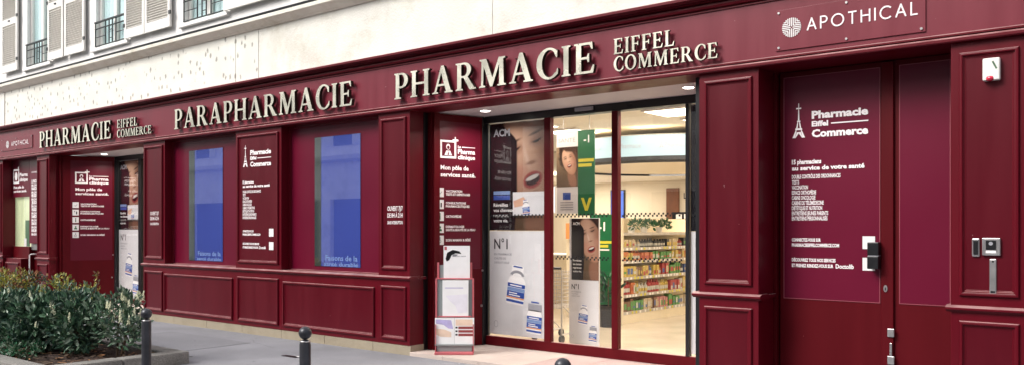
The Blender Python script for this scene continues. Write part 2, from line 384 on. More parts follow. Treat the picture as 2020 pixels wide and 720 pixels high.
def serif_word(root, word, a0, a1, b0, b1, c0=.022, c1=.060, gap=.13):
    h = b1-b0; tot = sum(SER[ch][0] for ch in word)+gap*(len(word)-1); k = (a1-a0)/tot; x = a0
    for ch in word:
        w, loops = SER[ch]; vs, fs = curve_geo(loops, .5)
        mb = MB(); P = [W0.p(x+v[0]*k, b0+v[1]*h, c0+(v[2]+.5)*(c1-c0)) for v in vs]
        flat = [f for f, fl in fs if fl]; side = [f for f, fl in fs if not fl]
        mb.add(P, flat, 'gold'); mb.add(P, side, 'bronze')
        for (px, pz) in ((.15*w, .12), (.15*w, .88)):
            q = W0.p(x+px*k, b0+pz*h, 0); mb.tube([q, q+Vector((0, -c0, 0))], .006, 'bronze', 6)
        o = mb.build('letter', root); 
        x += (w+gap)*k

# ------------------------------------------------------------------ camera, sky, sun
cam = bpy.data.cameras.new('camera'); co = bpy.data.objects.new('camera', cam); COL.objects.link(co)
co.location = (0, -7.2, 1.55); co.rotation_euler = (radians(90), 0, radians(39))
cam.sensor_width = 36; cam.lens = 1676/2020*36; cam.shift_y = 88/2020; cam.clip_end = 500; cam.clip_start = .05
S.camera = co
w = bpy.data.worlds.new('World'); S.world = w; w.use_nodes = True; nt = w.node_tree
bg = nt.nodes['Background']; sky = nt.nodes.new('ShaderNodeTexSky'); sky.sky_type = 'NISHITA'; sky.sun_disc = False
SUN_EL, SUN_AZ = 41, 208      # degrees; azimuth measured clockwise from +y: the soft sun stands over the street
sky.sun_elevation = radians(SUN_EL); sky.sun_rotation = radians(SUN_AZ); sky.air_density = 1.0; sky.dust_density = 3.5; sky.ozone_density = .6
hs = nt.nodes.new('ShaderNodeHueSaturation'); hs.inputs['Saturation'].default_value = .35
nt.links.new(sky.outputs[0], hs.inputs['Color']); nt.links.new(hs.outputs[0], bg.inputs[0]); bg.inputs[1].default_value = .12
sl = bpy.data.lights.new('sun', 'SUN'); so = bpy.data.objects.new('sun', sl); COL.objects.link(so)
sl.energy = 1.5; sl.angle = radians(24); sl.color = (1, .965, .92)
az = radians(SUN_AZ); el = radians(SUN_EL)
sd = Vector((sin(az)*cos(el), cos(az)*cos(el), sin(el))); so.rotation_euler = sd.to_track_quat('Z', 'Y').to_euler(); so.location = (0, -8, 20)
S.view_settings.view_transform = 'Standard'; S.view_settings.look = 'None'; S.view_settings.exposure = .80; S.view_settings.gamma = 1

# ------------------------------------------------------------------ ground
def struct(mb, name, **k): return mb.build(name, kind='structure', **k)
m = MB(); m.box(-60, 40, -40, 40, -.6, -.16, 'road'); struct(m, 'road')
m = MB(); m.box(-60, 40, -3.95, 1.0, -.4, 0, 'asph'); struct(m, 'sidewalk')
m = MB(); m.box(-11.9, -9.9, -1.55, -.55, -.1, .004, 'asph2'); struct(m, 'pavement_patch')
m = MB()
for i in range(60): m.box(-40+i*1.0+.004, -39+i*1.0-.004, -4.25, -3.958, -.4, -.005+.004*sin(i*7), 'granite')
struct(m, 'kerb', bevel=.012)
m = MB(); m.box(-60, 40, -16, -12.8, -.4, 0, 'asph'); m.build('far_sidewalk', kind='structure')
m = MB()
for i in range(7): m.box(-7.42+i*.55+.002, -6.87+i*.55-.002 if i < 6 else -3.6, -.004, 1.16, -.1, .045, 'tile' if i < 3 else 'tilep')
struct(m, 'entrance_step', bevel=.004)
m = MB(); m.box(-17.45, -13.80, -.004, 1.16, -.1, .045, 'tile'); struct(m, 'entrance_step', bevel=.004)
# small cast-iron water box lid and a leaf-shaped patch in the pavement
m = MB(); f = Fr((-6.95+.2, -.95, 0), (1, 0, 0), (0, 1, 0))
m = MB(); m.box(-8.62, -8.36, -.98, -.90, .0, .006, 'black')
m.tube([(-8.37, -.94, .012), (-8.30, -.93, .012)], .010, 'steel', 8)
m.build('stop_tap_cover', bevel=.002, label='small dark metal tap cover set in the grey pavement', category='cover')

crk = nmat('crack_dirt', (.06, .06, .065), .95)
m = MB()
for (x, y, dx, dy, n) in ((-10.2, -.35, .12, -.05, 8), (-7.2, -1.3, .13, .03, 9)):
    w0 = .0018
    for i in range(n):
        ax = dx+random.gauss(0, .05); ay = dy+random.gauss(0, .05); L = sqrt(ax*ax+ay*ay); nx_, ny_ = -ay/L*w0, ax/L*w0
        m.add([(x-nx_, y-ny_, .0055), (x+ax-nx_, y+ay-ny_, .0055), (x+ax+nx_, y+ay+ny_, .0055), (x+nx_, y+ny_, .0055)], [(0, 1, 2, 3)], crk); x += ax; y += ay
m.build('pavement_cracks', kind='structure')
m = MB()
for _ in range(46):
    x = random.uniform(-13, -4); y = random.uniform(-3, -.1); r = random.uniform(.008, .022)
    m.add([(x+r*cos(k*pi/5)*random.uniform(.8, 1.2), y+r*sin(k*pi/5)*random.uniform(.8, 1.2), .0062) for k in range(10)], [tuple(range(10))], 'granite' if random.random() < .55 else crk)
m.build('gum_spots', kind='stuff', label='small round gum spots trodden into the grey pavement', category='gum spots')

# ------------------------------------------------------------------ upper building
bld = thing('apartment_building', 'cream stone apartment building with white louvred shutters above the burgundy shopfront', 'building', (-9, .1, 3.6))
WINS = [(-18.73, -17.60), (-15.72, -14.53), (-12.69, -11.48), (-9.66, -8.47), (-6.6, -5.4), (-3.6, -2.4)]
WZ0, WZ1 = 4.80, 7.0
m = MB(); xs = [-24.0]
for a, b in WINS: xs += [a, b]
xs.append(1.5)
for i in range(0, len(xs), 2): m.box(xs[i], xs[i+1], .10, .75, 4.55, 9, 'reveal')
for a, b in WINS: m.box(a, b, .10, .75, 4.55, WZ0, 'reveal'); m.box(a, b, .10, .75, WZ1, 9, 'reveal')
m.build('upper_wall', bld)
m = MB(); m.box(-19.86, -11.255, .10, .75, 3.60, 4.55, 'stoneP'); m.build('picked_stone_wall', bld, bevel=.004)
m = MB(); m.box(-11.245, -10.672, .10, .75, 3.60, 4.55, 'stoneP'); m.build('picked_stone_wall', bld, bevel=.004)
m = MB(); m.box(-10.664, -6.2, .102, .75, 3.60, 4.55, 'stone'); m.build('smooth_stone_wall', bld, bevel=.004)
m = MB(); m.box(-6.194, 1.5, .102, .75, 3.60, 4.55, 'stone'); m.build('smooth_stone_wall', bld, bevel=.004)
m = MB(); m.box(-24, -19.88, .09, .75, 3.60, 4.55, 'stone'); m.build('smooth_stone_wall', bld, bevel=.004)
m = MB(); m.prof(-24, 1.5, [(.10, 4.43), (.075, 4.43), (.06, 4.45), (.045, 4.452), (.02, 4.475), (-.02, 4.50), (-.05, 4.51), (-.05, 4.555), (-.035, 4.565), (.02, 4.585), (.099, 4.60)], 'band')
m.build('string_course', bld)
m = MB(); m.prof(-24, 1.5, [(.099, 4.602), (.015, 4.590), (.010, 4.622), (.099, 4.64)], 'black'); m.build('lead_flashing', bld)
for a, b in WINS:
    m = MB(); W = FD(.22)
    m.frame(W, a, b, WZ0, WZ1, [(0, 0), (0, .05), (.06, .05), (.07, .03), (.075, 0)], 'shut')
    m.fbox(W, (a+b)/2-.05, (a+b)/2+.05, WZ0+.07, WZ1-.07, 0, .055, 'shut')
    wf = m.build('window', bld)
    m = MB(); m.fbox(W, a+.05, b-.05, WZ0+.05, WZ1-.05, .012, .018, 'glassw'); m.build('pane', wf)
    m = MB(); n = 40
    for (c0, c1) in ((a+.02, (a+b)/2-.02), ((a+b)/2+.02, b-.02)):
        vs = []; 
        for i in range(n+1):
            x = c0+(c1-c0)*i/n; y = .245+.02*sin(i*.9)+.008*sin(i*2.3); vs += [(x, y, WZ0+.03), (x, y, WZ1)]
        m.add(vs, [(2*i, 2*i+2, 2*i+3, 2*i+1) for i in range(n)], 'curtain')
    m.build('curtain', wf, smooth=True)
    m = MB(); m.box(a-.05, b+.05, .75, .76, WZ0-.1, WZ1+.1, 'oppd'); m.build('dark_room', wf)
    m = MB(); m.prof(a-.09, b+.09, [(.30, 4.74), (.045, 4.74), (.04, 4.75), (.04, 4.785), (.05, 4.80), (.30, 4.812)], 'reveal'); m.build('sill', wf, bevel=.003)
    m = MB(); y = .085; z0, z1 = 4.84, 5.265; r = .011; L = b-a
    def bar(x0, zz0, x1, zz1, rr=r): m.tube([(x0, y, zz0), (x1, y, zz1)], rr, 'rail', 6)
    m.box(a, b, y-.022, y+.022, z1-.005, z1+.018, 'rail'); bar(a, z0, b, z0); bar(a, z1-.11, b, z1-.11); 
    for t in (0.012, .34, .45, .55, .66, .988): bar(a+L*t, z0, a+L*t, z1)
    bar(a, z0+.16, a+L*.34, z0+.16, .007); bar(a+L*.66, z0+.16, b, z0+.16, .007); bar(a+L*.45, z0+.24, a+L*.55, z0+.24, .007); bar(a+L*.45, z0+.09, a+L*.55, z0+.09, .007)
    m.build('railing', wf)
    for sd_, (s0, s1) in enumerate(((a-1.27+.16, a-.07+.0), (b+.04, b+.72))):
        if sd_ == 0: s0, s1 = a-1.10, a-.29
        m = MB(); F_ = FD(.045); zb, zt = 4.80, 7.1; e = .07
        m.fbox(F_, s0, s0+e, zb, zt, 0, .035, 'shut'); m.fbox(F_, s1-e, s1, zb, zt, 0, .035, 'shut')
        for q0, q1 in ((zb, zb+.16), (5.78, 5.92), (zt-.1, zt)): m.fbox(F_, s0+e, s1-e, q0, q1, .001, .033, 'shut')
        sh = m.build('shutter', bld, bevel=.003)
        m = MB(); zz = zb+.17
        while zz < zt-.12:
            if not (5.755 < zz < 5.92):
                m.add([(s0+e, .045, zz+.028), (s1-e, .045, zz+.028), (s1-e, .015, zz), (s0+e, .015, zz), (s0+e, .045, zz+.036), (s1-e, .045, zz+.036), (s1-e, .012, zz+.008), (s0+e, .012, zz+.008)],
                      [(0, 1, 2, 3), (7, 6, 5, 4), (3, 2, 6, 7)], 'shutd')
            zz += .042
        m.fbox(F_, s0+e, s1-e, zb+.16, zt-.1, -.002, .002, 'shutd')
        m.build('louvres', sh)
        m = MB(); hx = s1 if sd_ == 0 else s0
        for hz in (5.0, 5.9, 6.8): m.box(hx-.03, hx+.03, .0, .02, hz, hz+.06, 'rail')
        m.box((s0+s1)/2-.02, (s0+s1)/2+.05, -.005, .009, 5.85, 5.875, 'rail')
        m.build('hinge', sh)

# ------------------------------------------------------------------ the shopfront
shop = thing('pharmacy_shopfront', 'burgundy panelled wooden pharmacy shopfront with fascia, pilasters and glass entrances', 'shopfront', (-9, 0, 0))
FX0, FX1 = -22.5, 1.2
m = MB(); m.box(FX0, FX1, .0, .098, 3.03, 3.535, 'fasc'); m.build('fascia_board', shop)
m = MB(); m.prof(FX0, FX1, [(.36, 2.957), (-.045, 2.957), (-.052, 2.965), (-.052, 2.985), (-.035, 2.998), (-.030, 3.000), (-.006, 3.001), (-.006, 3.009), (-.026, 3.011), (-.026, 3.024), (-.012, 3.030), (.0, 3.036), (.36, 3.034)], 'burg')
m.build('lower_moulding', shop)
m = MB(); m.prof(FX0, FX1, [(.0, 3.520), (-.014, 3.520), (-.014, 3.530), (-.002, 3.532), (-.002, 3.541), (-.020, 3.543), (-.034, 3.548), (-.038, 3.566), (-.028, 3.584), (-.004, 3.586), (-.004, 3.597), (-.060, 3.600), (-.062, 3.607), (-.050, 3.609), (-.085, 3.613), (-.100, 3.622), (-.125, 3.626), (-.125, 3.650), (-.118, 3.656), (.099, 3.69), (.099, 3.55)], 'burg')
m.build('cornice', shop)
MR = [(0, 0), (.001, .016), (.006, .024), (.018, .026), (.026, .024), (.028, .010), (.036, .009), (.040, .004), (.046, .0035), (.048, .0012)]
def pier(a0, a1, depth, names=('upper', 'lower'), riser_only=False, mould_u=(1.03, 2.885), mat='burg', depth0=0.):
    m = MB(); m.box(a0, a1, depth0, depth, .12, 2.957, mat); m.fbox(W0, a0-.0, a1, .905, .912, 0, .001, mat)
    p = m.build('pilaster', shop, bevel=.006)
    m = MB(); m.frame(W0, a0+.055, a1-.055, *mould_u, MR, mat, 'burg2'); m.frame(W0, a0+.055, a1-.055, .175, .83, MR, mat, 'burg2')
    m.build('panel_moulding', p)
    return p
pA = pier(-20.8, -19.72, .35)
pB = pier(-18.01, -17.45, 1.1)
pC = pier(-13.80, -13.11, 1.1)
pD = pier(-11.09, -9.98, .16)
pE = pier(-7.975, -7.42, 1.1)
pF = pier(-3.60, -3.03, 1.1)
m = MB(); m.box(-1.49, 1.2, 0, 1.1, .12, 2.957, 'burg'); pG = m.build('pilaster', shop, bevel=.006)
m = MB()
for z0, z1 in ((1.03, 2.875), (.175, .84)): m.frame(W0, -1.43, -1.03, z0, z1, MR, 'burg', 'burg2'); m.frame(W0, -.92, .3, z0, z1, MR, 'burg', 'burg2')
m.build('panel_moulding', pG)
# bays between the piers, with the stall risers below
def bay(a0, a1, d, riser=True):
    m = MB(); m.box(a0, a1, d, d+.12, .93, 2.957, 'bay'); b = m.build('bay_panel', shop)
    m = MB(); m.frame(FD(d), a0, a1, .935, 2.957, [(0, .03), (.03, .028), (.035, .0)], 'burg'); m.build('bay_frame', b)
    if riser:
        m = MB(); m.box(a0, a1, 0.001, .5, .12, .905, 'burg'); r = m.build('stall_riser', shop)
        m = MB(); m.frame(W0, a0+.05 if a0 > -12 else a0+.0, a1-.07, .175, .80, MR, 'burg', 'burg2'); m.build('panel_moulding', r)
bay(-13.11, -11.09, .15); bay(-9.98, -7.975, .15)
def sill(a0, a1, wrap=(0, 0)):
    pf = [(-.0, .905), (-.012, .905), (-.018, .915), (-.034, .921), (-.038, .926), (-.038, .940), (-.030, .948), (-.012, .953), (.0, .957)]
    m = MB(); m.prof(a0, a1, [(.16, .905)]+pf[1:]+[(.16, .957)], 'burg'); m.build('sill_moulding', shop)
sill(-13.83, -7.39); sill(-18.04, -17.42); sill(-3.66, -3.0); sill(-1.52, 1.2); sill(-20.8, -19.69)
m = MB(); m.box(-3.03, -3.002, .16, .34, .912, .95, 'burg'); m.box(-7.42, -7.392, .16, .26, .912, .95, 'burg'); m.build('sill_moulding', shop, bevel=.006)
for a0, a1, d1 in ((-20.8, -17.46, .45), (-13.79, -7.41, .5), (-3.585, -3.04, .5), (-1.48, 1.2, .5)):
    m = MB(); x = a0
    while x < a1-.01: x2 = min(x+.95, a1); m.box(x+.002, x2-.002, .006, d1, -.3, .12, 'plinth'); x = x2
    m.build('stone_plinth', shop, bevel=.005)
# kiosk bay at the far left
KD = .19
m = MB(); m.box(-19.72, -18.92, .05, .5, .12, .905, 'burg'); r = m.build('stall_riser', shop)
m = MB(); m.frame(FD(.05), -19.66, -19.0, .2, .82, MR, 'burg', 'burg2'); m.build('panel_moulding', r)
m = MB(); m.box(-19.72, -18.86, KD, .5, 2.19, 2.957, 'vinyl2'); m.build('kiosk_front', shop)
m = MB(); m.box(-19.72, -18.86, KD, .5, .905, 1.15, 'burgin'); m.build('kiosk_front', shop)
m = MB(); m.box(-18.86, -18.01, KD+.002, .5, 1.22, 2.957, 'vinyl'); m.build('kiosk_front', shop)
m = MB(); m.box(-18.86, -18.01, KD+.10, .5, .05, 1.22, 'burgin'); m.build('kiosk_front', shop)
m = MB(); m.box(-19.72, -18.87, .25, .5, 1.15, 2.19, 'kiosk'); kb = m.build('kiosk_window', shop)
m = MB(); m.box(-19.72, -18.87, KD+.02, KD+.026, 1.15, 2.19, 'glass'); m.build('pane', kb)
m = MB(); m.box(-19.20, -19.08, .22, .245, 1.155, 1.32, 'white'); m.build('white_carton', kb)
m = MB(); m.box(-19.16, -18.98, .23, .248, 1.155, 1.70, 'greend'); m.build('green_carton', kb)
# porch ceilings, headers, sliding glass doors
def entrance(a0, mulls, a1, first):
    m = MB(); m.box(a0-.35, a1, .361, 1.08, 2.962, 3.03, 'porch'); m.build('porch_ceiling', shop)
    m = MB(); m.box(a0-.0, a1, 1.06, 1.20, 2.872, 2.961, 'blackm')
    hd = m.build('door_header', shop, bevel=.004)
    if first:
        m = MB(); m.box(-5.72, -5.47, 1.03, 1.06, 2.905, 2.95, 'greygr'); m.build('motion_sensor', hd, bevel=.005)
    W = FD(1.10)
    dr = MB(); dr.fbox(W, a0, a1, .045, .165, -.04, .02, 'burgin'); dr.fbox(W, a0-.0, a0+.03, .165, 2.872, -.03, .012, 'black')
    for (q0, q1, mt) in mulls: dr.fbox(W, q0, q1, .165, 2.872, -.045, .03, mt)
    d = dr.build('glass_entrance', shop, bevel=.003)
    es = [a0+.03]+[q for mm in mulls for q in mm[:2]]+[a1]
    for i in range(0, len(es), 2):
        if es[i+1]-es[i] > .02:
            m = MB(); m.fbox(W, es[i]-.01, es[i+1]+.01, .16, 2.88, -.006, 0, 'glass'); m.build('glass_pane', d)
    # checker band printed on the glass
    for bz in (1.67, 1.165):
      m = MB(); x = a0+.05
      while x < a1:
        if not any(q0-.05 < x < q1+.005 for q0, q1, mt in mulls) and not (bz < 1.5 and (x < mulls[0][0] or x > mulls[-1][1])):
         m.rect(W, x, x+.022, bz, bz+.022, .0015, 'black'); m.rect(W, x+.022, x+.044, bz+.022, bz+.044, .0015, 'black')
        x += .044*1.25
      m.build('checker_band', d)
    return d
entrance(-7.14, [(-6.197, -6.105, 'burgin'), (-5.233, -5.151, 'burgin'), (-4.30, -4.262, 'black')], -3.58, True)
entrance(-16.95, [(-16.06, -15.95, 'black'), (-15.0, -14.9, 'burgin')], -13.75, False)
m = MB(); m.box(-3.70, -3.605, .12, .22, .045, 2.957, 'black'); m.build('shutter_guide', shop, bevel=.004)
m = MB(); m.box(-7.42, -7.30, .30, .40, .045, 2.957, 'burgin'); m.box(-7.50, -7.41, .23, .30, .045, 2.957, 'black'); m.box(-7.35, -7.14, 1.02, 1.12, .045, 2.957, 'black'); m.build('door_jamb', shop, bevel=.004)
m = MB(); m.box(-17.45, -17.36, .17, .26, .045, 2.957, 'burgin'); m.box(-17.45, -16.93, 1.04, 1.14, .045, 2.957, 'black'); m.build('door_jamb', shop, bevel=.004)
# folded side leaves at both entrances
def leaf(p0, p1, mat_v, vb):
    u = Vector((p1[0]-p0[0], p1[1]-p0[1], 0)); L = u.length; fr = Fr((p0[0], p0[1], 0), u)
    m = MB(); m.fbox(fr, 0, L, .05, 2.95, -.04, 0, 'burgin'); o = m.build('folding_door_leaf', shop, bevel=.004)
    m = MB(); q = fr.p(L*.95, 1.0, .01); m.lathe((q.x, q.y, q.z), [(0, -.012), (.012, -.01), (.012, .01), (0, .012)], 'steel', 10)
    q = fr.p(L*.93, .55, .01); m.lathe((q.x, q.y, q.z), [(0, -.016), (.014, -.012), (.014, .012), (0, .016)], 'steel', 10); m.build('bolt', o)
    return fr, L
frR, LR = leaf((-7.34, .28), (-7.14, 1.06), 'vinyl2', 1.017)
frL, LL = leaf((-17.33, .20), (-16.95, 1.06), 'vinyl2', .897)

# right double door
m = MB(); m.box(-3.03, -1.49, .361, .70, 2.958, 3.03, 'burgin'); m.build('door_soffit', shop)
m = MB(); m.box(-3.03, -3.00, .34, .42, .05, 2.957, 'burgin'); m.box(-3.03, -2.955, .42, .5, .05, 2.957, 'burgin'); m.box(-3.03, -1.49, .55, .65, .0, 2.957, 'burgin')
m.build('door_frame', shop, bevel=.003)
W = FD(.385)
def dleaf(a0, a1, mat, pa0, pa1, pb0):
    m = MB(); m.box(a0, a1, .385, .44, .02, 2.95, 'burgin'); o = m.build('entrance_door', shop, bevel=.004)
    m = MB(); m.fbox(W, pa0, pa1, pb0, 2.90, 0, .005, mat); dp = m.build('door_panel', o, bevel=.001)
    m = MB(); m.frame(W, pa0-.006, pa1+.006, pb0-.006, 2.906, [(0, 0), (0, .006), (.006, .006), (.006, .003)], 'edge'); m.build('panel_edge', o)
    return o
dl = dleaf(-2.985, -2.05, 'vinyl', -2.945, -2.118, .912); dr_ = dleaf(-2.046, -1.50, 'vinyl', -1.955, -1.575, .915)
m = MB(); m.fbox(W, -2.10, -2.00, .02, 2.94, 0, .028, 'burgin'); m.build('meeting_stile', dl, bevel=.006)
m = MB(); m.ell(W, -2.062, 1.035, .016, .030, .0345, 'steel'); m.fbox(W, -2.066, -2.058, 1.02, 1.045, .034, .038, 'black'); m.build('lock_cylinder', dl)
m = MB(); m.fbox(W, -2.045, -1.99, .63, .70, .028, .045, 'steel'); m.build('door_bolt', dl, bevel=.004); m = MB(); m.fbox(W, -2.028, -2.008, .47, .58, .029, .042, 'steel'); m.fbox(W, -2.045, -1.99, .40, .47, .028, .045, 'steel'); m.build('door_bolt', dl, bevel=.004)
m = MB(); m.box(-2.99, -1.5, .30, .40, -.1, .02, 'granite'); m.build('door_threshold', shop, bevel=.004)

# porch downlights
for i, (x, y, lab) in enumerate(((-6.75, .62, 'round downlight in the porch ceiling beside the open leaflet side of the entrance'), (-4.02, .60, 'round downlight at the right end of the porch ceiling'), (-16.5, .62, 'round downlight in the left half of the left entrance ceiling'), (-14.6, .62, 'round downlight in the right half of the left entrance ceiling'))):
    m = MB(); m.lathe((x, y, 2.955), [(.0, .004), (.055, .004), (.055, 0), (.07, -.002), (.075, .006)], 'white', 24)
    t = thing('downlight', lab, 'light', (x, y, 2.955), 'porch downlights'); m.build('trim_ring', t, smooth=False)
    L_ = bpy.data.lights.new('downlight_lamp', 'AREA'); L_.shape = 'DISK'; L_.size = .11; L_.energy = 9; L_.color = (1, .93, .86); L_.spread = radians(150)
    o = bpy.data.objects.new('downlight_lamp', L_); COL.objects.link(o); o.location = (x, y, 2.945)
    m = MB(); m.lathe((x, y, 2.952), [(0, 0), (.052, 0), (.052, .003)], 'lamp', 24); m.build('lens', t)

# ------------------------------------------------------------------ raised letter signs
def sign(word, a0, a1, b0, b1, label, c1=.075, group=None):
    k = (7.2-c1)/7.2; a0, a1, b0, b1 = a0*k, a1*k, 1.55+(b0-1.55)*k, 1.55+(b1-1.55)*k      # true size of letters standing off the board
    t = thing('letter_sign', label, 'sign', ((a0+a1)/2, 0, b0), group); serif_word(t, word, a0, a1, b0, b1, .03, c1)
    return t
sign('PHARMACIE', -7.69, -4.76, 3.110, 3.425, 'large raised metal PHARMACIE lettering on the fascia above the wide glass entrance')
sign('EIFFEL', -4.53, -3.86, 3.262, 3.415, 'small raised EIFFEL lettering right of the large PHARMACIE on the fascia', .06)
sign('COMMERCE', -4.53, -3.42, 3.092, 3.235, 'small raised COMMERCE lettering under EIFFEL above the wide glass entrance', .06)
sign('PARAPHARMACIE', -12.82, -8.48, 3.115, 3.432, 'raised metal PARAPHARMACIE lettering in the middle of the fascia')
sign('PHARMACIE', -17.90, -14.95, 3.115, 3.432, 'farther raised PHARMACIE lettering above the left entrance beyond the shrubs')
sign('EIFFEL', -14.72, -14.02, 3.270, 3.415, 'small farther EIFFEL lettering left of PARAPHARMACIE on the fascia', .06)
sign('COMMERCE', -14.72, -13.55, 3.105, 3.240, 'small farther COMMERCE lettering above the left entrance corner', .06)

# emblem plaques
GEO = {'A': [[(0, 0), (.36, 1), (.72, 0)], [(.14, .33), (.58, .33)]], 'P': [[(0, 0), (0, 1)], [(0, 1)]+arc(.26, .74, .26, .26, 90, -90, 12)+[(0, .48)]],
       'O': [arc(.48, .5, .48, .5, 0, 360, 30)], 'T': [[(0, 1), (.62, 1)], [(.31, 1), (.31, 0)]], 'H': [[(0, 0), (0, 1)], [(.66, 0), (.66, 1)], [(0, .53), (.66, .53)]],
       'I': [[(0, 0), (0, 1)]], 'C': [arc(.48, .5, .48, .5, 50, 310, 26)], 'L': [[(0, 1), (0, 0), (.45, 0)]]}
GW = dict(A=.72, P=.52, O=.96, T=.62, H=.66, I=0, C=.80, L=.45)
def stroke(mb, fr, pts, wd, c, mat, th=.004):
    for (x0, y0), (x1, y1) in zip(pts, pts[1:]):
        dx, dy = x1-x0, y1-y0; L = sqrt(dx*dx+dy*dy)
        if L < 1e-6: continue
        nx, ny = -dy/L*wd/2, dx/L*wd/2; ex, ey = dx/L*wd*.3, dy/L*wd*.3
        stroke.k = (stroke.k+1) % 9
        mb.prism(fr, [(x0-ex-nx, y0-ey-ny), (x1+ex-nx, y1+ey-ny), (x1+ex+nx, y1+ey+ny), (x0-ex+nx, y0-ey+ny)], c, c+th+stroke.k*.00025, mat)
stroke.k = 0
def plaque(a0, a1, b0, b1, lc, lr, tx0, tx1, tb, th, label):
    t = thing('plaque', label, 'plaque', ((a0+a1)/2, 0, b0))
    m = MB(); m.fbox(W0, a0, a1, b0, b1, .006, .012, 'fasc'); m.build('plate', t, bevel=.002)
    m = MB()
    for x in (a0+.03, (a0+a1)/2, a1-.03):
        for z in (b0+.025, b1-.025):
            q = W0.p(x, z, 0); m.tube([q, q+Vector((0, -.022, 0))], .010, 'steel', 10)
    m.build('screw', t)
    m = MB(); n = 7; st = .19; wd = .10*lr
    for sgn in (1, -1):
        for k in range(-4, 5):
            x = k*st
            y1 = sqrt(max(0, 1-x*x)); y0 = max(abs(x), .10) if k else .10
            if y1-y0 < .05: continue
            m.fbox(W0, lc[0]+x*lr-wd/2, lc[0]+x*lr+wd/2, lc[1]+(y0*lr if sgn > 0 else -y1*lr), lc[1]+(y1*lr if sgn > 0 else -y0*lr), .012, .018, 'white')
            m.fbox(W0, lc[0]+(y0*lr if sgn > 0 else -y1*lr), lc[0]+(y1*lr if sgn > 0 else -y0*lr), lc[1]+x*lr-wd/2, lc[1]+x*lr+wd/2, .012, .0175, 'white')
    m.build('emblem', t)
    m = MB(); tot = sum(GW[c] for c in 'APOTHICAL')+.42*8; k = (tx1-tx0)/tot; x = tx0
    for ch in 'APOTHICAL':
        for ln in GEO[ch]: stroke(m, W0, [(x+p[0]*k, tb+p[1]*th) for p in ln], .0125*th/.1, .012, 'pinkw')
        x += (GW[ch]+.42)*k
    m.build('lettering', t)
plaque(-2.87, -1.665, 3.075, 3.425, (-2.727, 3.262), .083, -2.59, -1.725, 3.220, .096, 'burgundy APOTHICAL plaque with white rosette emblem at the right of the fascia')
plaque(-19.75, -18.2, 3.14, 3.40, (-19.42, 3.272), .075, -19.22, -18.37, 3.232, .080, 'farther APOTHICAL plaque at the left end of the fascia')

# ------------------------------------------------------------------ information signs
def tower(m, fr, a, b, w_, h, c=.004):
    P_ = lambda pts: [(a+x*w_, b+y*h) for x, y in pts]
    m.poly(fr, P_([(0, 0), (.20, 0), (.34, .22), (.26, .22)]), c, 'pinkw'); m.poly(fr, P_([(1, 0), (.80, 0), (.66, .22), (.74, .22)]), c, 'pinkw')
    m.poly(fr, P_([(.22, .225), (.78, .225), (.76, .28), (.24, .28)]), c, 'pinkw')
    m.poly(fr, P_([(.30, .285), (.42, .285), (.465, .46), (.40, .46)]), c, 'pinkw'); m.poly(fr, P_([(.70, .285), (.58, .285), (.535, .46), (.60, .46)]), c, 'pinkw')
    m.poly(fr, P_([(.36, .465), (.64, .465), (.63, .50), (.37, .50)]), c, 'pinkw'); m.poly(fr, P_([(.44, .505), (.56, .505), (.53, .83), (.47, .83)]), c, 'pinkw')
    m.poly(fr, P_([(.47, .88), (.53, .88), (.53, 1), (.47, 1)]), c, 'pinkw'); m.poly(fr, P_([(.30, .835), (.70, .835), (.70, .875), (.30, .875)]), c, 'pinkw')
    m.poly(fr, P_([(.20, 0), (.25, 0), (.5, .13), (.75, 0), (.80, 0), (.66, .17), (.34, .17)]), c-.0006, 'pinkw')
SERV = ['DOUBLE CONTRÔLE DES ORDONNANCES', 'TESTS', 'VACCINATION', 'ESPACE ORTHOPÉDIE', 'CABINE ONCOLOGIE', 'CABINE DE TÉLÉMÉDECINE', 'DIÉTÉTIQUE ET NUTRITION', 'ENTRETIENS JEUNES PARENTS', 'ENTRETIENS PERSONNALISÉS']
WID = [.325, .05, .11, .165, .16, .215, .205, .245, .24]
def eiffel_sign(t, fr, a, z, k, kx=1.):
    """layout in metres taken from the door panel; (a,z) = left edge / tower foot"""
    m = MB(); tower(m, fr, a, z, .115*k*kx, .31*k); m.build('tower_logo', t)
    m = MB(); T = lambda s_, dx, dz, h, w_, bd=.03: text(m, fr, s_, a+dx*k*kx, z+dz*k, h*k, 'pinkw', w=w_*k*kx, c=.0045, bold=bd*1.5)
    T('Pharmacie', .175, .165, .062, .485); T('Eiffel', .175, .095, .043, .145); m.rect(fr, a+.345*k*kx, a+.660*k*kx, z+.106*k, z+.117*k, .0045, 'pinkw'); T('Commerce', .175, .0, .062, .485)
    T('15 pharmaciens', -.005, -.235, .038, .265); T('au service de votre santé', -.005, -.290, .036, .635)
    for i, (s_, w_) in enumerate(zip(SERV, WID)): T(s_, -.005, -.365-i*.0463, .033, w_*1.33, .018)
    T('CONNECTEZ-VOUS SUR', -.005, -.925, .027, .26); T('PHARMACIEEIFFELCOMMERCE.COM', -.005, -.972, .027, .42)
    T('DÉCOUVREZ TOUS NOS SERVICES', -.005, -1.105, .027, .39); T('ET PRENEZ RENDEZ-VOUS SUR', -.005, -1.155, .027, .37); T('Doctolib', .385, -1.158, .036, .155, .02)
    m.build('lettering', t)
    m = MB(); m.rect(fr, a+.612*k*kx, a+.715*k*kx, z-.985*k, z-.875*k, .004, 'white'); m.build('white_square_sticker', t); m = MB(); m.rect(fr, a+.612*k*kx, a+.715*k*kx, z-1.17*k, z-1.06*k, .004, 'white'); m.build('white_square_sticker', t)
Wd = FD(.380)
t = thing('info_sign', 'white Pharmacie Eiffel Commerce lettering with service list on the plum door panel', 'sign', (-2.5, .38, 1)); eiffel_sign(t, Wd, -2.868, 2.350, 1.0)
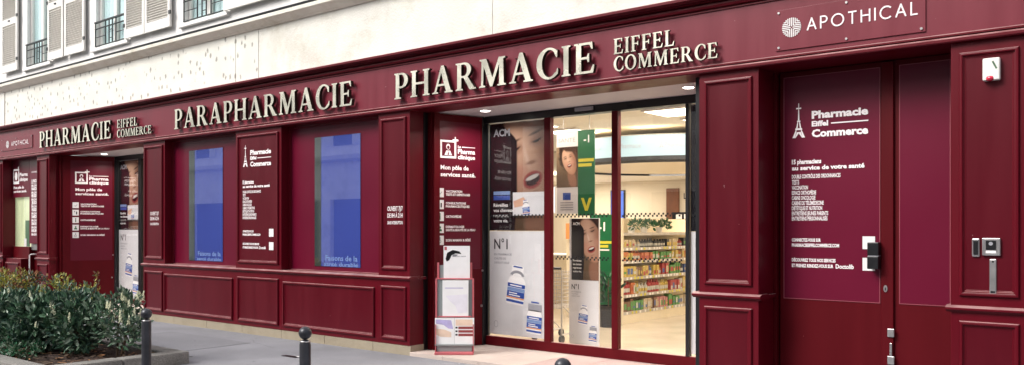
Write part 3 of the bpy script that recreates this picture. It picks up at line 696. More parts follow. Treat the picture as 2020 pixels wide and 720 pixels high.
t = thing('info_sign', 'white Eiffel tower service lettering on the burgundy pilaster between the two blue screens', 'sign', (-10.5, 0, 1)); eiffel_sign(t, W0, -10.90, 2.425, 1.02, 1.02)

def clinic(t, fr, vinyl_rect, lg, lw, lh, tx, z_mon, ic_a, ic_w, ic_z, ic_h, rx, vm='vinyl2'):
    a0, a1, b0, b1 = vinyl_rect; m = MB(); m.rect(fr, a0, a1, b0, b1, .002, vm); m.build('backing', t)
    m = MB(); x, zt = lg; fw = .026; sx, sz = lw, lh
    m.rect(fr, x, x+fw, zt-sz, zt, .004, 'white'); m.rect(fr, x+sx-fw, x+sx, zt-sz, zt-.001, .0042, 'white'); m.rect(fr, x+fw, x+sx-fw, zt-fw, zt, .0044, 'white'); m.rect(fr, x+fw, x+sx-fw, zt-sz, zt-sz+fw, .0044, 'white')
    m.rect(fr, x+sx-fw+.004, x+sx-.004, zt, zt+.045, .0048, 'white'); m.rect(fr, x+sx-.055, x+sx+.03, zt-.008, zt+.014, .0052, 'white')
    cx, cz = x+sx/2, zt-sz/2
    m.ell(fr, cx, cz+.03, .030, .036, .004, 'white'); m.ell(fr, cx, cz+.022, .019, .022, .005, vm)
    m.poly(fr, [(cx-.055, cz-.075), (cx+.055, cz-.075), (cx+.03, cz-.018), (cx-.03, cz-.018)], .004, 'white'); m.poly(fr, [(cx-.012, cz-.07), (cx+.012, cz-.07), (cx, cz-.02)], .005, vm)
    m.build('logo', t)
    m = MB(); T = lambda s_, a, b, h, w_, bd=.03: text(m, fr, s_, a, b, h, 'pinkw', w=w_, c=.0045, bold=bd)
    lx = x+sx+.025; rw = tx-lx
    T('La', lx, zt-.090, .03, .045); m.rect(fr, lx+.06, lx+rw, zt-.083, zt-.072, .0045, 'pinkw'); T('Pharma', lx, zt-.160, .055, rw); T('clinique', lx, zt-.228, .050, rw)
    T('Mon pôle de', x+.005, z_mon, .052, (tx-x)*.80); T('services santé.', x+.005, z_mon-.085, .050, tx-x)
    L_ = [('VACCINATION', 'TESTS ET DÉPISTAGES'), ('CONSULTATIONS', 'PHARMACEUTIQUES'), ('ORTHOPÉDIE', None), ('DERMATOLOGIE', 'SANTÉ & BEAUTÉ DE LA PEAU'), ('SOIN MAMAN & BÉBÉ', None)]
    ww = [(.55, .82), (.68, .80), (.52, 0), (.62, 1.0), (.84, 0)]
    x2 = ic_a+ic_w+.028; W_ = rx-x2
    for i, ((p, q), (w1, w2)) in enumerate(zip(L_, ww)):
        zz = ic_z-i*.1475
        if q: T(p, x2, zz-.052, .026, W_*w1, .035); T(q, x2, zz-.092, .026, W_*w2, .035)
        else: T(p, x2, zz-.073, .028, W_*w1, .035)
    m.build('lettering', t)
    for i in range(5):
        zz = ic_z-i*.1475; m = MB(); m.rect(fr, ic_a, ic_a+ic_w, zz-ic_h, zz, .004, 'white'); cx, cz = ic_a+ic_w/2, zz-ic_h/2
        if i == 0: stroke(m, fr, [(cx-.02, cz-.01), (cx-.005, cz-.022), (cx+.028, cz+.01)], .008, .0045, 'greygr', .001)
        if i == 1: m.ell(fr, cx-.02, cz+.02, .011, .014, .005, 'greygr', 12); m.rect(fr, cx+.008, cx+.026, cz-.035, cz+.02, .005, 'black')
        if i == 2: m.ell(fr, cx, cz+.03, .009, .011, .005, 'greend', 12); m.rect(fr, cx-.007, cx+.007, cz-.04, cz+.016, .005, 'greend')
        if i == 3: m.ell(fr, cx, cz+.012, .014, .016, .005, 'greend', 12); m.poly(fr, [(cx-.03, cz-.035), (cx+.03, cz-.035), (cx+.02, cz-.008), (cx-.02, cz-.008)], .005, 'greend')
        if i == 4: m.ell(fr, cx-.005, cz-.015, .022, .022, .005, 'greygr', 16); m.ell(fr, cx-.005, cz-.015, .013, .013, .0055, 'white', 16); m.rect(fr, cx-.006, cx+.006, cz+.005, cz+.04, .005, 'greygr')
        m.build('icon', t)
t = thing('info_sign', 'clinic services panel with white icons behind the leaflet stand', 'sign', (-7.3, .3, 1))
clinic(t, frR, (.05, .735, 1.02, 2.86), (.133, 2.628), .235, .225, .655, 2.262, .074, .112, 2.040, .115, .655)
t = thing('info_sign', 'clinic services panel with white icons on the left entrance leaf behind the shrubs', 'sign', (-17.2, .3, 1))
k = LL/.82
clinic(t, frL, (.12*k, .77*k, .90, 2.86), (.19*k, 2.635), .225, .225, .71*k, 2.275, .15*k, .112, 2.050, .115, .72*k)
# kiosk bay lettering
Wk = FD(.189)
t = thing('info_sign', 'clinic logo and small lettering above the kiosk window at the far left', 'sign', (-19.3, .19, 2.3))
m = MB(); a, zt = -19.66, 2.77
m.rect(Wk, a, a+.30, zt-.30, zt, .003, 'white'); m.rect(Wk, a+.04, a+.26, zt-.26, zt-.04, .004, 'vinyl2'); m.ell(Wk, a+.15, zt-.15, .07, .09, .005, 'white'); m.rect(Wk, a+.24, a+.29, zt, zt+.05, .003, 'white'); m.build('logo', t)
m = MB(); text(m, Wk, 'Pharma', -19.33, 2.61, .07, 'pinkw', w=.40, c=.004, bold=.03); text(m, Wk, 'clinique', -19.33, 2.51, .07, 'pinkw', w=.40, c=.004, bold=.03)
text(m, Wk, 'Mon pôle de', -19.64, 2.37, .055, 'pinkw', w=.52, c=.004, bold=.03); text(m, Wk, 'services santé.', -19.64, 2.29, .05, 'pinkw', w=.66, c=.004, bold=.03); m.build('lettering', t)
t = thing('opening_hours_sign', 'narrow plum strip of white opening hours beside the kiosk window', 'sign', (-18.6, .19, 1.3))
m = MB()
for i, dd in enumerate(['LUNDI', 'MARDI', 'MERCREDI', 'JEUDI', 'VENDREDI', 'SAMEDI', 'DIMANCHE', '8H30-20H']):
    text(m, Wk, dd, -18.74, 2.46-i*.143, .060, 'pinkw', w=.24, c=.003, bold=.04); text(m, Wk, '8H-21H', -18.74, 2.39-i*.143, .045, 'pinkw', w=.24, c=.003, bold=.04)
text(m, Wk, 'HORAIRES', -18.74, 2.66, .03, 'pinkw', w=.26, c=.003); m.build('lettering', t)
for cx, fx, lab in ((-7.68, W0, 'small white opening hours lettering on the pilaster left of the wide entrance'), (-13.44, W0, 'small white opening hours lettering on the pilaster right of the left entrance')):
    t = thing('opening_hours_sign', lab, 'sign', (cx, 0, 1.6)); m = MB()
    for i, (s_, h) in enumerate((('OUVERT 7J/7', .055), ('DE 8H À 21H', .052), ('SANS INTERRUPTION', .038))): text(m, W0, s_, cx-.13, 1.755-i*.082, h, 'pinkw', w=.27, c=.0035, bold=.015)
    m.build('lettering', t)

# ------------------------------------------------------------------ blue screens
def bscreen(a0, a1, b0, b1, strip, lab):
    t = thing('display_screen', lab, 'screen', ((a0+a1)/2, .15, b0)); Wb = FD(.15)
    m = MB(); m.fbox(Wb, a0, a1, b0, b1, .001, .004, 'black'); m.build('bezel', t)
    m = MB(); m.rect(Wb, a0+.004+strip, a1-.004, b0+.004, b1-.004, .006, 'blue'); m.build('blue_film', t)
    m = MB(); m.rect(Wb, a0+.004, a0+strip, b0+.004, b1-.004, .006, 'greyg'); m.build('mirror_strip', t)
    m = MB(); text(m, Wb, 'Faisons de la', a0+strip+.10, b0+.085, .07, 'bluelt', w=a1-a0-strip-.16, c=.0075, bold=.01); text(m, Wb, 'santé durable', a0+strip+.07, b0+.012, .05, 'bluelt', w=a1-a0-strip-.12, c=.0075, bold=.01); m.build('lettering', t)
bscreen(-12.63, -11.66, 1.022, 2.77, .17, 'blue display screen in the left bay, beside the entrance with shrubs')
bscreen(-9.43, -8.48, 1.022, 2.77, .14, 'blue display screen in the bay right of the Eiffel tower pilaster')

# ------------------------------------------------------------------ posters
def bottle(m, fr, a, b, s_, rot, c, cap='white'):
    def P_(pts): return [(a+(x*cos(rot)-y*sin(rot))*s_, b+(x*sin(rot)+y*cos(rot))*s_) for x, y in pts]
    m.poly(fr, P_([(-.5, 0), (.5, 0), (.56, .06), (.56, 1.15), (.46, 1.34), (.32, 1.42), (-.32, 1.42), (-.46, 1.34), (-.56, 1.15), (-.56, .06)]), c, 'white')
    m.poly(fr, P_([(-.38, 1.43), (.38, 1.43), (.36, 1.95), (-.36, 1.95)] if cap == 'white' else [(-.5, 1.36), (.5, 1.36), (.5, 1.78), (-.5, 1.78)]), c, 'white' if cap == 'white' else 'greygr')
    m.poly(fr, P_([(-.30, 1.86), (.30, 1.86), (.28, 1.93), (-.28, 1.93)]), c+.001, 'bluedk')
    m.poly(fr, P_(arc(0, 1.42, .46, .30, 10, 170)+arc(0, 1.42, .30, .16, 170, 10)), c+.001, 'greygr')
    m.poly(fr, P_([(-.555, .10), (.555, .10), (.555, .22), (-.555, .22)]), c+.001, 'bluedk')
    m.poly(fr, P_([(-.555, .30), (.555, .30), (.555, .36), (-.555, .36)]), c+.001, 'orange')
    m.poly(fr, P_([(-.555, .37), (.555, .37), (.555, .66), (-.555, .66)]), c+.001, 'bluedk')
    m.poly(fr, P_([(-.555, .67), (.555, .67), (.555, .84), (-.555, .84)]), c+.001, 'bluelt')
    m.poly(fr, P_([(-.555, .86), (.555, .86), (.555, 1.05), (-.555, 1.05)]), c+.001, 'bluedk')
    m.poly(fr, P_([(-.42, .43), (.30, .43), (.30, .48), (-.42, .48)]), c+.002, 'white'); m.poly(fr, P_([(-.42, .54), (.1, .54), (.1, .59), (-.42, .59)]), c+.002, 'white'); m.poly(fr, P_([(-.4, .92), (.35, .92), (.35, .98), (-.4, .98)]), c+.002, 'white')
def lower_poster(t, fr, a0, a1, b0, b1, mat='poster'):
    w_, h = a1-a0, b1-b0; m = MB(); m.rect(fr, a0, a1, b0, b1, .0, mat); m.build('paper', t)
    m = MB(); k = w_/.93; text(m, fr, 'N°1', a0+.08*k, b1-.235*k, .13*k, 'black', w=.23*k, c=.001, bold=.015)
    for i, wd in enumerate((.30, .20, .26)): text(m, fr, ('EN PHARMACIE', 'CHUTE DE', 'CHEVEUX ET ONGLES')[i], a0+.08*k, b1-(.32+i*.055)*k, .026*k, 'greygr', w=wd*k, c=.001, bold=.02)
    m.build('lettering', t)
    m = MB(); bottle(m, fr, a0+.46*w_, b0+.30*h, .26*k, -.12, .002); bottle(m, fr, a0+.80*w_, b0+.035*h, .215*k, -.06, .006, 'dark'); m.build('bottle_print', t)
    m = MB(); m.ell(fr, a0+.12*w_, b0+.10*h, .035*k, .045*k, .001, 'greygr'); m.ell(fr, a0+.12*w_, b0+.10*h, .030*k, .040*k, .0015, mat); m.build('small_emblem', t)
PRN = bpy.data.materials.new('printed_photo'); PRN.use_nodes = True
_b = PRN.node_tree.nodes['Principled BSDF']; _b.inputs['Roughness'].default_value = .25
_a = PRN.node_tree.nodes.new('ShaderNodeVertexColor'); _a.layer_name = 'print'; PRN.node_tree.links.new(_a.outputs[0], _b.inputs['Base Color'])
def sstep(x, a, b):
    q = min(1, max(0, (x-a)/(b-a))); return q*q*(3-2*q)
def blob(u, v, cu, cv, ru, rv, rot=0, soft=.35):
    x, y = u-cu, v-cv; c, s_ = cos(rot), sin(rot); x, y = (x*c+y*s_)/ru, (-x*s_+y*c)/rv
    return 1-sstep(sqrt(x*x+y*y), 1-soft, 1+soft)
def mixc(a, b, f): return tuple(p+(q-p)*f for p, q in zip(a, b))
def face_col(u, v, asp, zoom=.62, cu=.78, cv=.46, dim=.55, fld=.50):
    """portrait printed on the poster: u right 0..1, v up 0..1"""
    u0, v0 = u, v; du, dv = (u-cu)*zoom, (v-cv)*zoom*asp; u = .70+du*cos(.22)+dv*sin(.22); v = .515+(-du*sin(.22)+dv*cos(.22))/asp
    X, Y = u, v*asp
    Yc = lambda q: q*asp
    c = mixc((.13, .085, .05), (.30, .21, .13), sstep(v, .2, 1))
    wav = .02*sin(28*u+9*v)+.015*sin(47*v+13*u)
    c = mixc(c, (.035, .016, .010), blob(X+wav, Y, .80, Yc(.74), .50, .62, .1, .12))
    c = mixc(c, (.11, .05, .028), blob(X+wav*2, Y, 1.0, Yc(.60), .07, .5, -.1, .5)*.7)
    c = mixc(c, (.30, .150, .095), blob(X, Y, .70, Yc(.20), .17, .35, .1, .2))
    f = blob(X, Y, .72, Yc(.62), .285, .50, .16, .07)
    sk = mixc((.47, .245, .155), (.66, .42, .30), blob(X, Y, .66, Yc(.72), .26, .42, .1, .8))
    sk = mixc(sk, (.31, .14, .085), blob(X, Y, .96, Yc(.60), .12, .42, .1, .9)*.8)
    sk = mixc(sk, (.66, .32, .24), blob(X, Y, .58, Yc(.575), .075, .07, 0, .8)*.6); sk = mixc(sk, (.62, .30, .22), blob(X, Y, .86, Yc(.585), .06, .065, 0, .8)*.6)
    sk = mixc(sk, (.80, .58, .46), blob(X, Y, .675, Yc(.66), .018, .10, .1, .8)*.8)
    sk = mixc(sk, (.25, .11, .07), blob(X, Y, .715, Yc(.612), .05, .016, 0, .7)*.8)
    for ex, ey, r_ in ((.575, .715, .12), (.815, .725, .10)):
        sk = mixc(sk, (.27, .13, .085), blob(X, Y, ex, Yc(ey), .075, .040, .05, .8)*.7)
        sk = mixc(sk, (.02, .012, .010), blob(X, Y, ex, Yc(ey)-.006*cos((X-ex)*40), .052, .0105, r_, .5))
        sk = mixc(sk, (.07, .035, .022), blob(X, Y, ex, Yc(ey)+.068, .070, .012, r_, .6)*.85)
    m1 = blob(X, Y, .70, Yc(.515), .105, .070, .1, .12)
    sk = mixc(sk, (.42, .085, .075), m1)
    sk = mixc(sk, (.05, .012, .012), blob(X, Y, .70, Yc(.515), .080, .044, .1, .15))
    sk = mixc(sk, (.85, .80, .74), blob(X, Y, .70, Yc(.528), .072, .018, .1, .25))
    sk = mixc(sk, (.25, .11, .07), blob(X, Y, .69, Yc(.448), .05, .010, .1, .8)*.6)
    c = mixc(c, sk, f)
    c = tuple(q*dim for q in c)
    c = mixc(c, (.045, .020, .012), blob(X+wav, Y, .86, Yc(.98), .33, .22, -.25, .25))
    e_ = fld-.32*sstep(v0, .80, 1.05)-.04*(1-sstep(v0, 0, .3))
    k_ = sstep(u0, e_-.008, e_+.016)
    return mixc((.010, .009, .011), c, k_)
def portrait(t, fr, a0, a1, b0, b1, nx=90, **kw):
    """printed close-up of a laughing woman beside a black text field, one finely coloured sheet"""
    w_, h = a1-a0, b1-b0; ny = int(nx*h/w_); asp = h/w_
    vs = [fr.p(a0+w_*i/nx, b0+h*j/ny, 0) for j in range(ny+1) for i in range(nx+1)]
    m = MB(); m.add(vs, [(j*(nx+1)+i, j*(nx+1)+i+1, (j+1)*(nx+1)+i+1, (j+1)*(nx+1)+i) for j in range(ny) for i in range(nx)], PRN)
    o = m.build('portrait_print', t); ca = o.data.color_attributes.new('print', 'FLOAT_COLOR', 'POINT')
    for j in range(ny+1):
        for i in range(nx+1): ca.data[j*(nx+1)+i].color = (*face_col(i/nx, j/ny, asp, **kw), 1)
    return o
Wp = FD(1.112)
def big_posters(dx, w1, names):
    a0 = -7.10+dx; a1 = a0+w1
    t = thing('poster', names[0], 'poster', ((a0+a1)/2, 1.1, 1.5)); portrait(t, Wp, a0, a1, 1.512, 2.862)
    m = MB(); k = w1/.90
    text(m, Wp, 'ACM', a0+.07*k, 2.70, .085, 'greygr', w=.27*k, c=.0048, bold=.03)
    m.rect(Wp, a0+.07*k, a0+.34*k, 1.90, 1.955, .0048, 'bluedk'); m.rect(Wp, a0+.07*k, a0+.34*k, 1.965, 2.01, .0048, 'bluelt')
    for i, s_ in enumerate(('Réveillez', 'vos cheveux', 'reprenez', 'votre vie.')): text(m, Wp, s_, a0+.07*k, 1.815-i*.066, .042, 'white', w=(.24, .33, .25, .24)[i]*k, c=.0048, bold=.02)
    m.build('lettering', t)
    m = MB(); m.rect(Wp, a0+.43*w1, a1-.01, 1.70, 1.99, .0036, 'poster'); bottle(m, Wp, a0+.68*w1, 1.70, .10, .12, .005)
    m.poly(Wp, [(a0+.44*w1, 1.88), (a0+.62*w1, 1.93), (a0+.70*w1, 1.86), (a0+.62*w1, 1.82), (a0+.46*w1, 1.80)], .0046, 'skinl'); m.build('hand_print', t)
    t = thing('poster', names[1], 'poster', ((a0+a1)/2, 1.1, .2)); lower_poster(t, Wp, a0, a1, .19, 1.505)
big_posters(0, .895, ('dark poster of a laughing woman on the glass beside the leaflet stand', 'white N°1 poster with pill bottles on the glass right of the leaflet stand'))
big_posters(-9.81, .84, ('dark portrait poster on the glass of the left entrance', 'white bottle poster on the glass of the left entrance behind the shrubs'))
t = thing('poster', 'white strip of poster at the right edge of the wide glass entrance', 'poster', (-4.0, 1.1, .2)); lower_poster(t, Wp, -4.255, -3.62, .19, 1.505)
t = thing('poster', 'dark upper poster strip at the right edge of the wide glass entrance', 'poster', (-4.0, 1.1, 1.6)); portrait(t, Wp, -4.255, -3.62, 1.512, 2.862)

# ------------------------------------------------------------------ interior
m = MB(); m.box(-19, -1.5, 1.16, 10.5, -.1, .05, 'intfloor'); struct(m, 'shop_floor')
m = MB(); m.box(-19, -1.5, 1.2, 10.5, 2.98, 3.05, 'intceil'); struct(m, 'shop_ceiling')
m = MB(); m.box(-19, -1.5, 8.6, 8.8, .05, 2.98, 'intwall'); struct(m, 'shop_back_wall')
m = MB(); m.box(-13.0, -12.8, 1.2, 8.6, .05, 2.98, 'intwall'); struct(m, 'shop_side_wall')
m = MB(); m.box(-2.2, -2.0, 1.2, 8.6, .05, 2.98, 'intwall'); struct(m, 'shop_side_wall')
m = MB(); m.box(-12.7, -2.3, 5.9, 8.6, 2.52, 2.97, 'intceil'); struct(m, 'shop_bulkhead')
m = MB(); m.box(-12.7, -2.3, 5.86, 5.89, 2.535, 2.60, 'cove'); m.build('cove_light', label='warm glowing cove strip along the lowered ceiling inside the pharmacy', category='light')
# round illuminated drum
t = thing('ceiling_drum', 'large round pale illuminated drum hanging from the pharmacy ceiling', 'light', (-6.3, 5.2, 2.5))
R = 1.75; cx, cy = -6.6, 5.1
m = MB(); m.lathe((cx, cy, 2.56), [(R, 0), (R, .30)], 'glow', 64); m.build('light_band', t, smooth=True)
m = MB(); m.lathe((cx, cy, 2.47), [(R-.10, 0), (R-.02, 0), (R+.02, .03), (R+.02, .085), (R, .09)], 'black', 64); m.lathe((cx, cy, 2.50), [(0, 0), (R-.09, 0)], 'cream', 64); m.lathe((cx, cy, 2.86), [(R, 0), (R+.02, .01), (R-.3, .03), (0, .03)], 'cream', 64); m.build('drum_rim', t)
m = MB()
for ang in (-62, -84, -106, -128):
    q = radians(ang); fr = Fr((cx+cos(q)*(R+.006), cy+sin(q)*(R+.006), 2.56), (-sin(q), cos(q), 0)); 
    tower(m, fr, -.20, .11, .07, .15, .0); text(m, fr, 'Pharmacie', -.12, .12, .07, 'bluelt', w=.34, c=0, bold=0)
m.mats = [M['greygr']]*len(m.mats); m.build('lettering', t)
for i in range(3):
    m = MB(); ax = cx-1.1+i*1.1; m.tube([(ax, cy-.4, 2.87), (ax, cy-.4, 2.98)], .01, 'black', 6); m.build('suspension_rod', t)
# ceiling lamps, plus fill lights added behind the entrance glass
def spot(x, y, lab):
    t = thing('ceiling_light', lab, 'light', (x, y, 2.96), 'square ceiling lights inside the pharmacy'); m = MB(); m.box(x-.32, x+.32, y-.32, y+.32, 2.955, 2.98, 'white'); m.build('housing', t)
    m = MB(); m.box(x-.29, x+.29, y-.29, y+.29, 2.95, 2.9549, 'ceillight'); m.build('diffuser', t)
k = 0
for x in (-9.6, -7.3, -5.0, -3.2):
    for y in (2.2, 3.2):
        spot(x, y, 'square warm ceiling light inside the pharmacy behind the glass entrance')
for x in (-8.0, -5.2):
    L_ = bpy.data.lights.new('shop_light', 'AREA'); L_.shape = 'RECTANGLE'; L_.size = 2.4; L_.size_y = 1.6; L_.energy = 60; L_.color = (1, .89, .74)
    o = bpy.data.objects.new('shop_light', L_); COL.objects.link(o); o.location = (x, 2.8, 2.93)
for x in (-6.6, -5.0):  # unseen fill lights added to brighten the totem and hanging banner
    L_ = bpy.data.lights.new('added_fill_light', 'AREA'); L_.shape = 'RECTANGLE'; L_.size = 1.2; L_.size_y = .12; L_.energy = 9; L_.color = (1, .9, .74)
    o = bpy.data.objects.new('added_fill_light', L_); COL.objects.link(o); o.location = (x, 1.28, 2.94)
for x in (-17.5, -15.2):
    L_ = bpy.data.lights.new('shop_light', 'AREA'); L_.size = 1.4; L_.energy = 24; L_.color = (1, .89, .74)
    o = bpy.data.objects.new('shop_light', L_); COL.objects.link(o); o.location = (x, 3.0, 2.93)
for x in (-10, -7, -4):
    L_ = bpy.data.lights.new('shop_light', 'AREA'); L_.size = 1.6; L_.energy = 42; L_.color = (1, .89, .74)
    o = bpy.data.objects.new('shop_light', L_); COL.objects.link(o); o.location = (x, 7.2, 2.5)
# back wall things
t = thing('wall_sign', 'LA BEAUTÉ lettering on the cream back wall of the pharmacy', 'sign', (-7.9, 8.5, 2.1)); m = MB(); text(m, FD(8.59), 'LA BEAUTÉ', -8.24, 2.14, .115, 'blackm', w=.80, c=.01, bold=.01); m.build('lettering', t)
m = MB(); m.box(-8.62, -8.34, 8.53, 8.598, .05, 2.36, 'door'); m.build('wooden_column', bevel=.01, label='narrow brown wooden column on the back wall beside the LA BEAUTÉ lettering', category='column')
t = thing('video_screen', 'small glowing blue screen on the back wall of the pharmacy', 'screen', (-9.8, 8.5, 1.7)); m = MB(); m.box(-9.99, -9.64, 8.55, 8.598, 1.68, 2.36, 'black'); m.build('casing', t); m = MB(); m.rect(FD(8.548), -9.97, -9.66, 1.70, 2.34, .001, 'screen'); m.ell(FD(8.548), -9.81, 2.0, .05, .2, .003, 'orange'); m.build('screen', t)
t = thing('display_case', 'dark low display case with white trays under the LA BEAUTÉ lettering', 'display case', (-8, 8.3, 1.6)); m = MB(); m.box(-8.3, -7.0, 8.2, 8.59, 1.62, 1.86, 'blackm'); m.build('case', t); m = MB()
for i in range(6): m.box(-8.2+i*.18, -8.08+i*.18, 8.17, 8.2, 1.72, 1.82, 'white')
m.build('tray', t)
t = thing('light_board', 'white backlit board at the back of the pharmacy left of the first door post', 'sign', (-10.3, 6.2, 1.8)); m = MB(); m.box(-11.4, -9.75, 6.2, 6.25, 1.82, 2.36, 'white'); m.build('casing', t); m = MB(); m.rect(FD(6.198), -11.38, -9.77, 1.84, 2.34, .001, 'board'); m.build('lit_face', t)
m = MB(); text(m, FD(6.196), 'SERVICE', -10.1, 2.15, .07, 'greygr', w=.3, c=.003, bold=.01); text(m, FD(6.196), '3', -9.9, 1.95, .08, 'greygr', c=.003); m.build('lettering', t)
m = MB(); m.tube([(-11.3, 6.22, 0.05), (-11.3, 6.22, 1.83)], .02, 'white'); m.tube([(-9.85, 6.22, 0.05), (-9.85, 6.22, 1.83)], .02, 'white'); m.build('post', t)
t = thing('service_counter', 'cream service counter at the back of the pharmacy', 'counter', (-9.5, 6.6, 0)); m = MB(); m.box(-12, -8.0, 6.5, 7.1, .05, .98, 'cream'); m.build('body', t, bevel=.01); m = MB(); m.box(-12.05, -7.95, 6.45, 7.15, .98, 1.02, 'white'); m.build('top', t, bevel=.005)
# shelf unit
t = thing('shelf_unit', 'cream shelving unit full of coloured products behind the right glass pane', 'shelf', (-7.1, 5.2, 0))
m = MB(); m.box(-7.42, -6.94, 4.06, 4.12, .05, 1.70, 'cream'); m.build('end_panel', t, bevel=.005)
m = MB(); m.box(-7.42, -7.38, 4.12, 7.2, .05, 1.70, 'cream'); m.build('back_panel', t)
m = MB(); m.box(-7.38, -6.95, 4.12, 7.2, .05, .20, 'cream'); m.build('base', t)
SZ = [.225, .49, .765, 1.02, 1.225, 1.46]
for z in SZ:
    m = MB(); m.box(-7.38, -6.95, 4.12, 7.2, z-.025, z, 'cream'); m.box(-6.95, -6.942, 4.12, 7.2, z-.035, z+.012, 'steel'); m.build('shelf', t)
m = MB()
for z in SZ[:5]:
    y = 4.2
    while y < 7.1: m.box(-6.9415, -6.939, y, y+.05, z-.032, z+.006, 'white' if random.random() < .7 else 'yell'); y += random.choice((.09, .12, .16))
m.build('price_labels', t)
PC = {'orange': (.80, .22, .05), 'red': (.55, .03, .03), 'green': (.10, .38, .07), 'yellow': (.80, .58, .10), 'white': (.80, .78, .72), 'cream': (.78, .62, .40), 'brown': (.28, .12, .05), 'pink': (.75, .30, .30), 'blue': (.06, .14, .45), 'black': (.02, .02, .02)}
PM = {k: nmat('pack_'+k, tuple(q*.62+.035 for q in v), .45, var=.25, vscale=40) for k, v in PC.items()}
ROWC = {0: ['cream', 'green', 'green', 'cream', 'pink', 'white', 'brown', 'cream'], 1: ['yellow', 'orange', 'white', 'pink', 'brown', 'white', 'cream', 'red'], 2: ['orange', 'yellow', 'black', 'green', 'red', 'yellow', 'white', 'brown', 'blue'],
        3: ['orange', 'orange', 'red', 'orange', 'green', 'yellow', 'cream'], 4: ['cream', 'cream', 'red', 'black', 'black', 'white']}
RN = ['bottom', 'second lowest', 'middle', 'second highest', 'top']
HT = [.20, .21, .19, .16, .15]
protos = {}
def proto_pack(colr, kind, w_, h):
    key = (colr, kind, round(w_, 3), round(h, 3), random.randint(0, 2))
    if key not in protos:
        m = MB()
        if kind == 0: m.box(-.05, .05, -w_/2, w_/2, 0, h, PM[colr]); lc = random.choice(['white', 'cream', 'yellow', 'blue', 'red', 'green']); m.box(.05, .051, -w_/2*.8, w_/2*.8, h*random.uniform(.1, .35), h*random.uniform(.45, .85), PM[lc if lc != colr else 'white'])
        else: m.lathe((0, 0, 0), [(0, 0), (w_*.46, 0), (w_*.46, h*.72), (w_*.2, h*.82), (w_*.2, h), (0, h)], PM[colr], 10); m.lathe((0, 0, 0), [(w_*.47, h*.2), (w_*.47, h*.5)], PM['white' if colr != 'white' else 'yellow'], 10)
        me = bpy.data.meshes.new('product'); me.from_pydata([tuple(v) for v in m.v], [], m.f)
        for q in m.mats: me.materials.append(q)
        for p, i in zip(me.polygons, m.m): p.material_index = i
        protos[key] = me
    return protos[key]
for r in range(5):
    y = 4.17; z = SZ[r]
    while y < 6.35:
        run = random.randint(1, 4); colr = random.choice(ROWC[r]); kind = 1 if random.random() < (.45 if r in (1, 2, 4) else .15) else 0; w_ = random.choice((.042, .055, .07, .085)); h = HT[r]*random.choice((.8, .9, 1.0))
        for _ in range(run):
            if y > 6.35: break
            o = bpy.data.objects.new('product_bottle' if kind else 'product_box', proto_pack(colr, kind, w_, h)); COL.objects.link(o)
            o.location = (-7.02+random.uniform(-.012, .012), y+w_/2, z+.0005); y += w_+random.choice((.006, .008, .02))
            o['label'] = '%s product %s on the %s stocked shelf of the cream shelving unit' % (colr, 'bottle' if kind else 'box', RN[r])
            o['category'] = 'bottle' if kind else 'box'; o['group'] = '%s product %s on the %s stocked shelf' % (colr, 'bottles' if kind else 'boxes', RN[r])
# ------- leaf clumps
def leafset(m, centre, rad, n, size, mats, up=.3, rough=.0, shell=.5):
    for _ in range(n):
        while True:
            p = Vector((random.uniform(-1, 1), random.uniform(-1, 1), random.uniform(-1, 1)))
            if shell*random.random() < p.length <= 1: break
        q = Vector((centre[0]+p.x*rad[0], centre[1]+p.y*rad[1], centre[2]+p.z*rad[2]))
        d = (p+Vector((random.gauss(0, .5), random.gauss(0, .5), up+random.gauss(0, .5)))).normalized()
        sd_ = d.cross(Vector((random.gauss(0, 1), random.gauss(0, 1), random.gauss(0, 1)))).normalized()
        L_ = size*random.uniform(.6, 1.25); w2 = L_*random.uniform(.17, .24); nn = d.cross(sd_)*L_*.08
        m.add([q, q+d*L_*.35+sd_*w2+nn, q+d*L_*.75+sd_*w2*.8, q+d*L_-nn, q+d*L_*.75-sd_*w2*.8, q+d*L_*.35-sd_*w2+nn, q+d*L_*.55-nn*.8],
              [(0, 1, 6), (1, 2, 6), (2, 3, 6), (3, 4, 6), (4, 5, 6), (5, 0, 6)], random.choice(mats))
t = thing('potted_plant', 'leafy plant in dark pot in front of the green banner inside', 'plant', (-6.9, 3.4, 0.05))
m = MB(); m.lathe((-6.95, 3.7, .05), [(0, 0), (.13, 0), (.17, .32), (.15, .32), (.14, .28), (0, .28)], 'black', 20); m.build('pot', t)
m = MB(); leafset(m, (-6.95, 3.7, .62), (.15, .15, .25), 70, .15, ['leafd', 'greend'], 1); m.tube([(-6.95, 3.7, .3), (-6.95, 3.7, .8)], .012, 'bark'); m.build('foliage', t)
m = MB()
for i, y in enumerate((4.7, 5.1, 5.6)):
    t = thing('potted_plant', ('bright green plant at the near end of the shelving unit top', 'bright green plant in the middle of the shelving unit top', 'bright green plant at the far end of the shelving unit top')[i], 'plant', (-7.15, y, 1.70))
    m = MB(); m.lathe((-7.15, y, 1.46), [(0, 0), (.05, 0), (.06, .1), (0, .1)], 'white', 12); m.build('pot', t)
    m = MB(); leafset(m, (-7.05, y, 1.60), (.10, .13, .06), 90, .07, ['leafm', 'green'], .6); m.build('foliage', t)
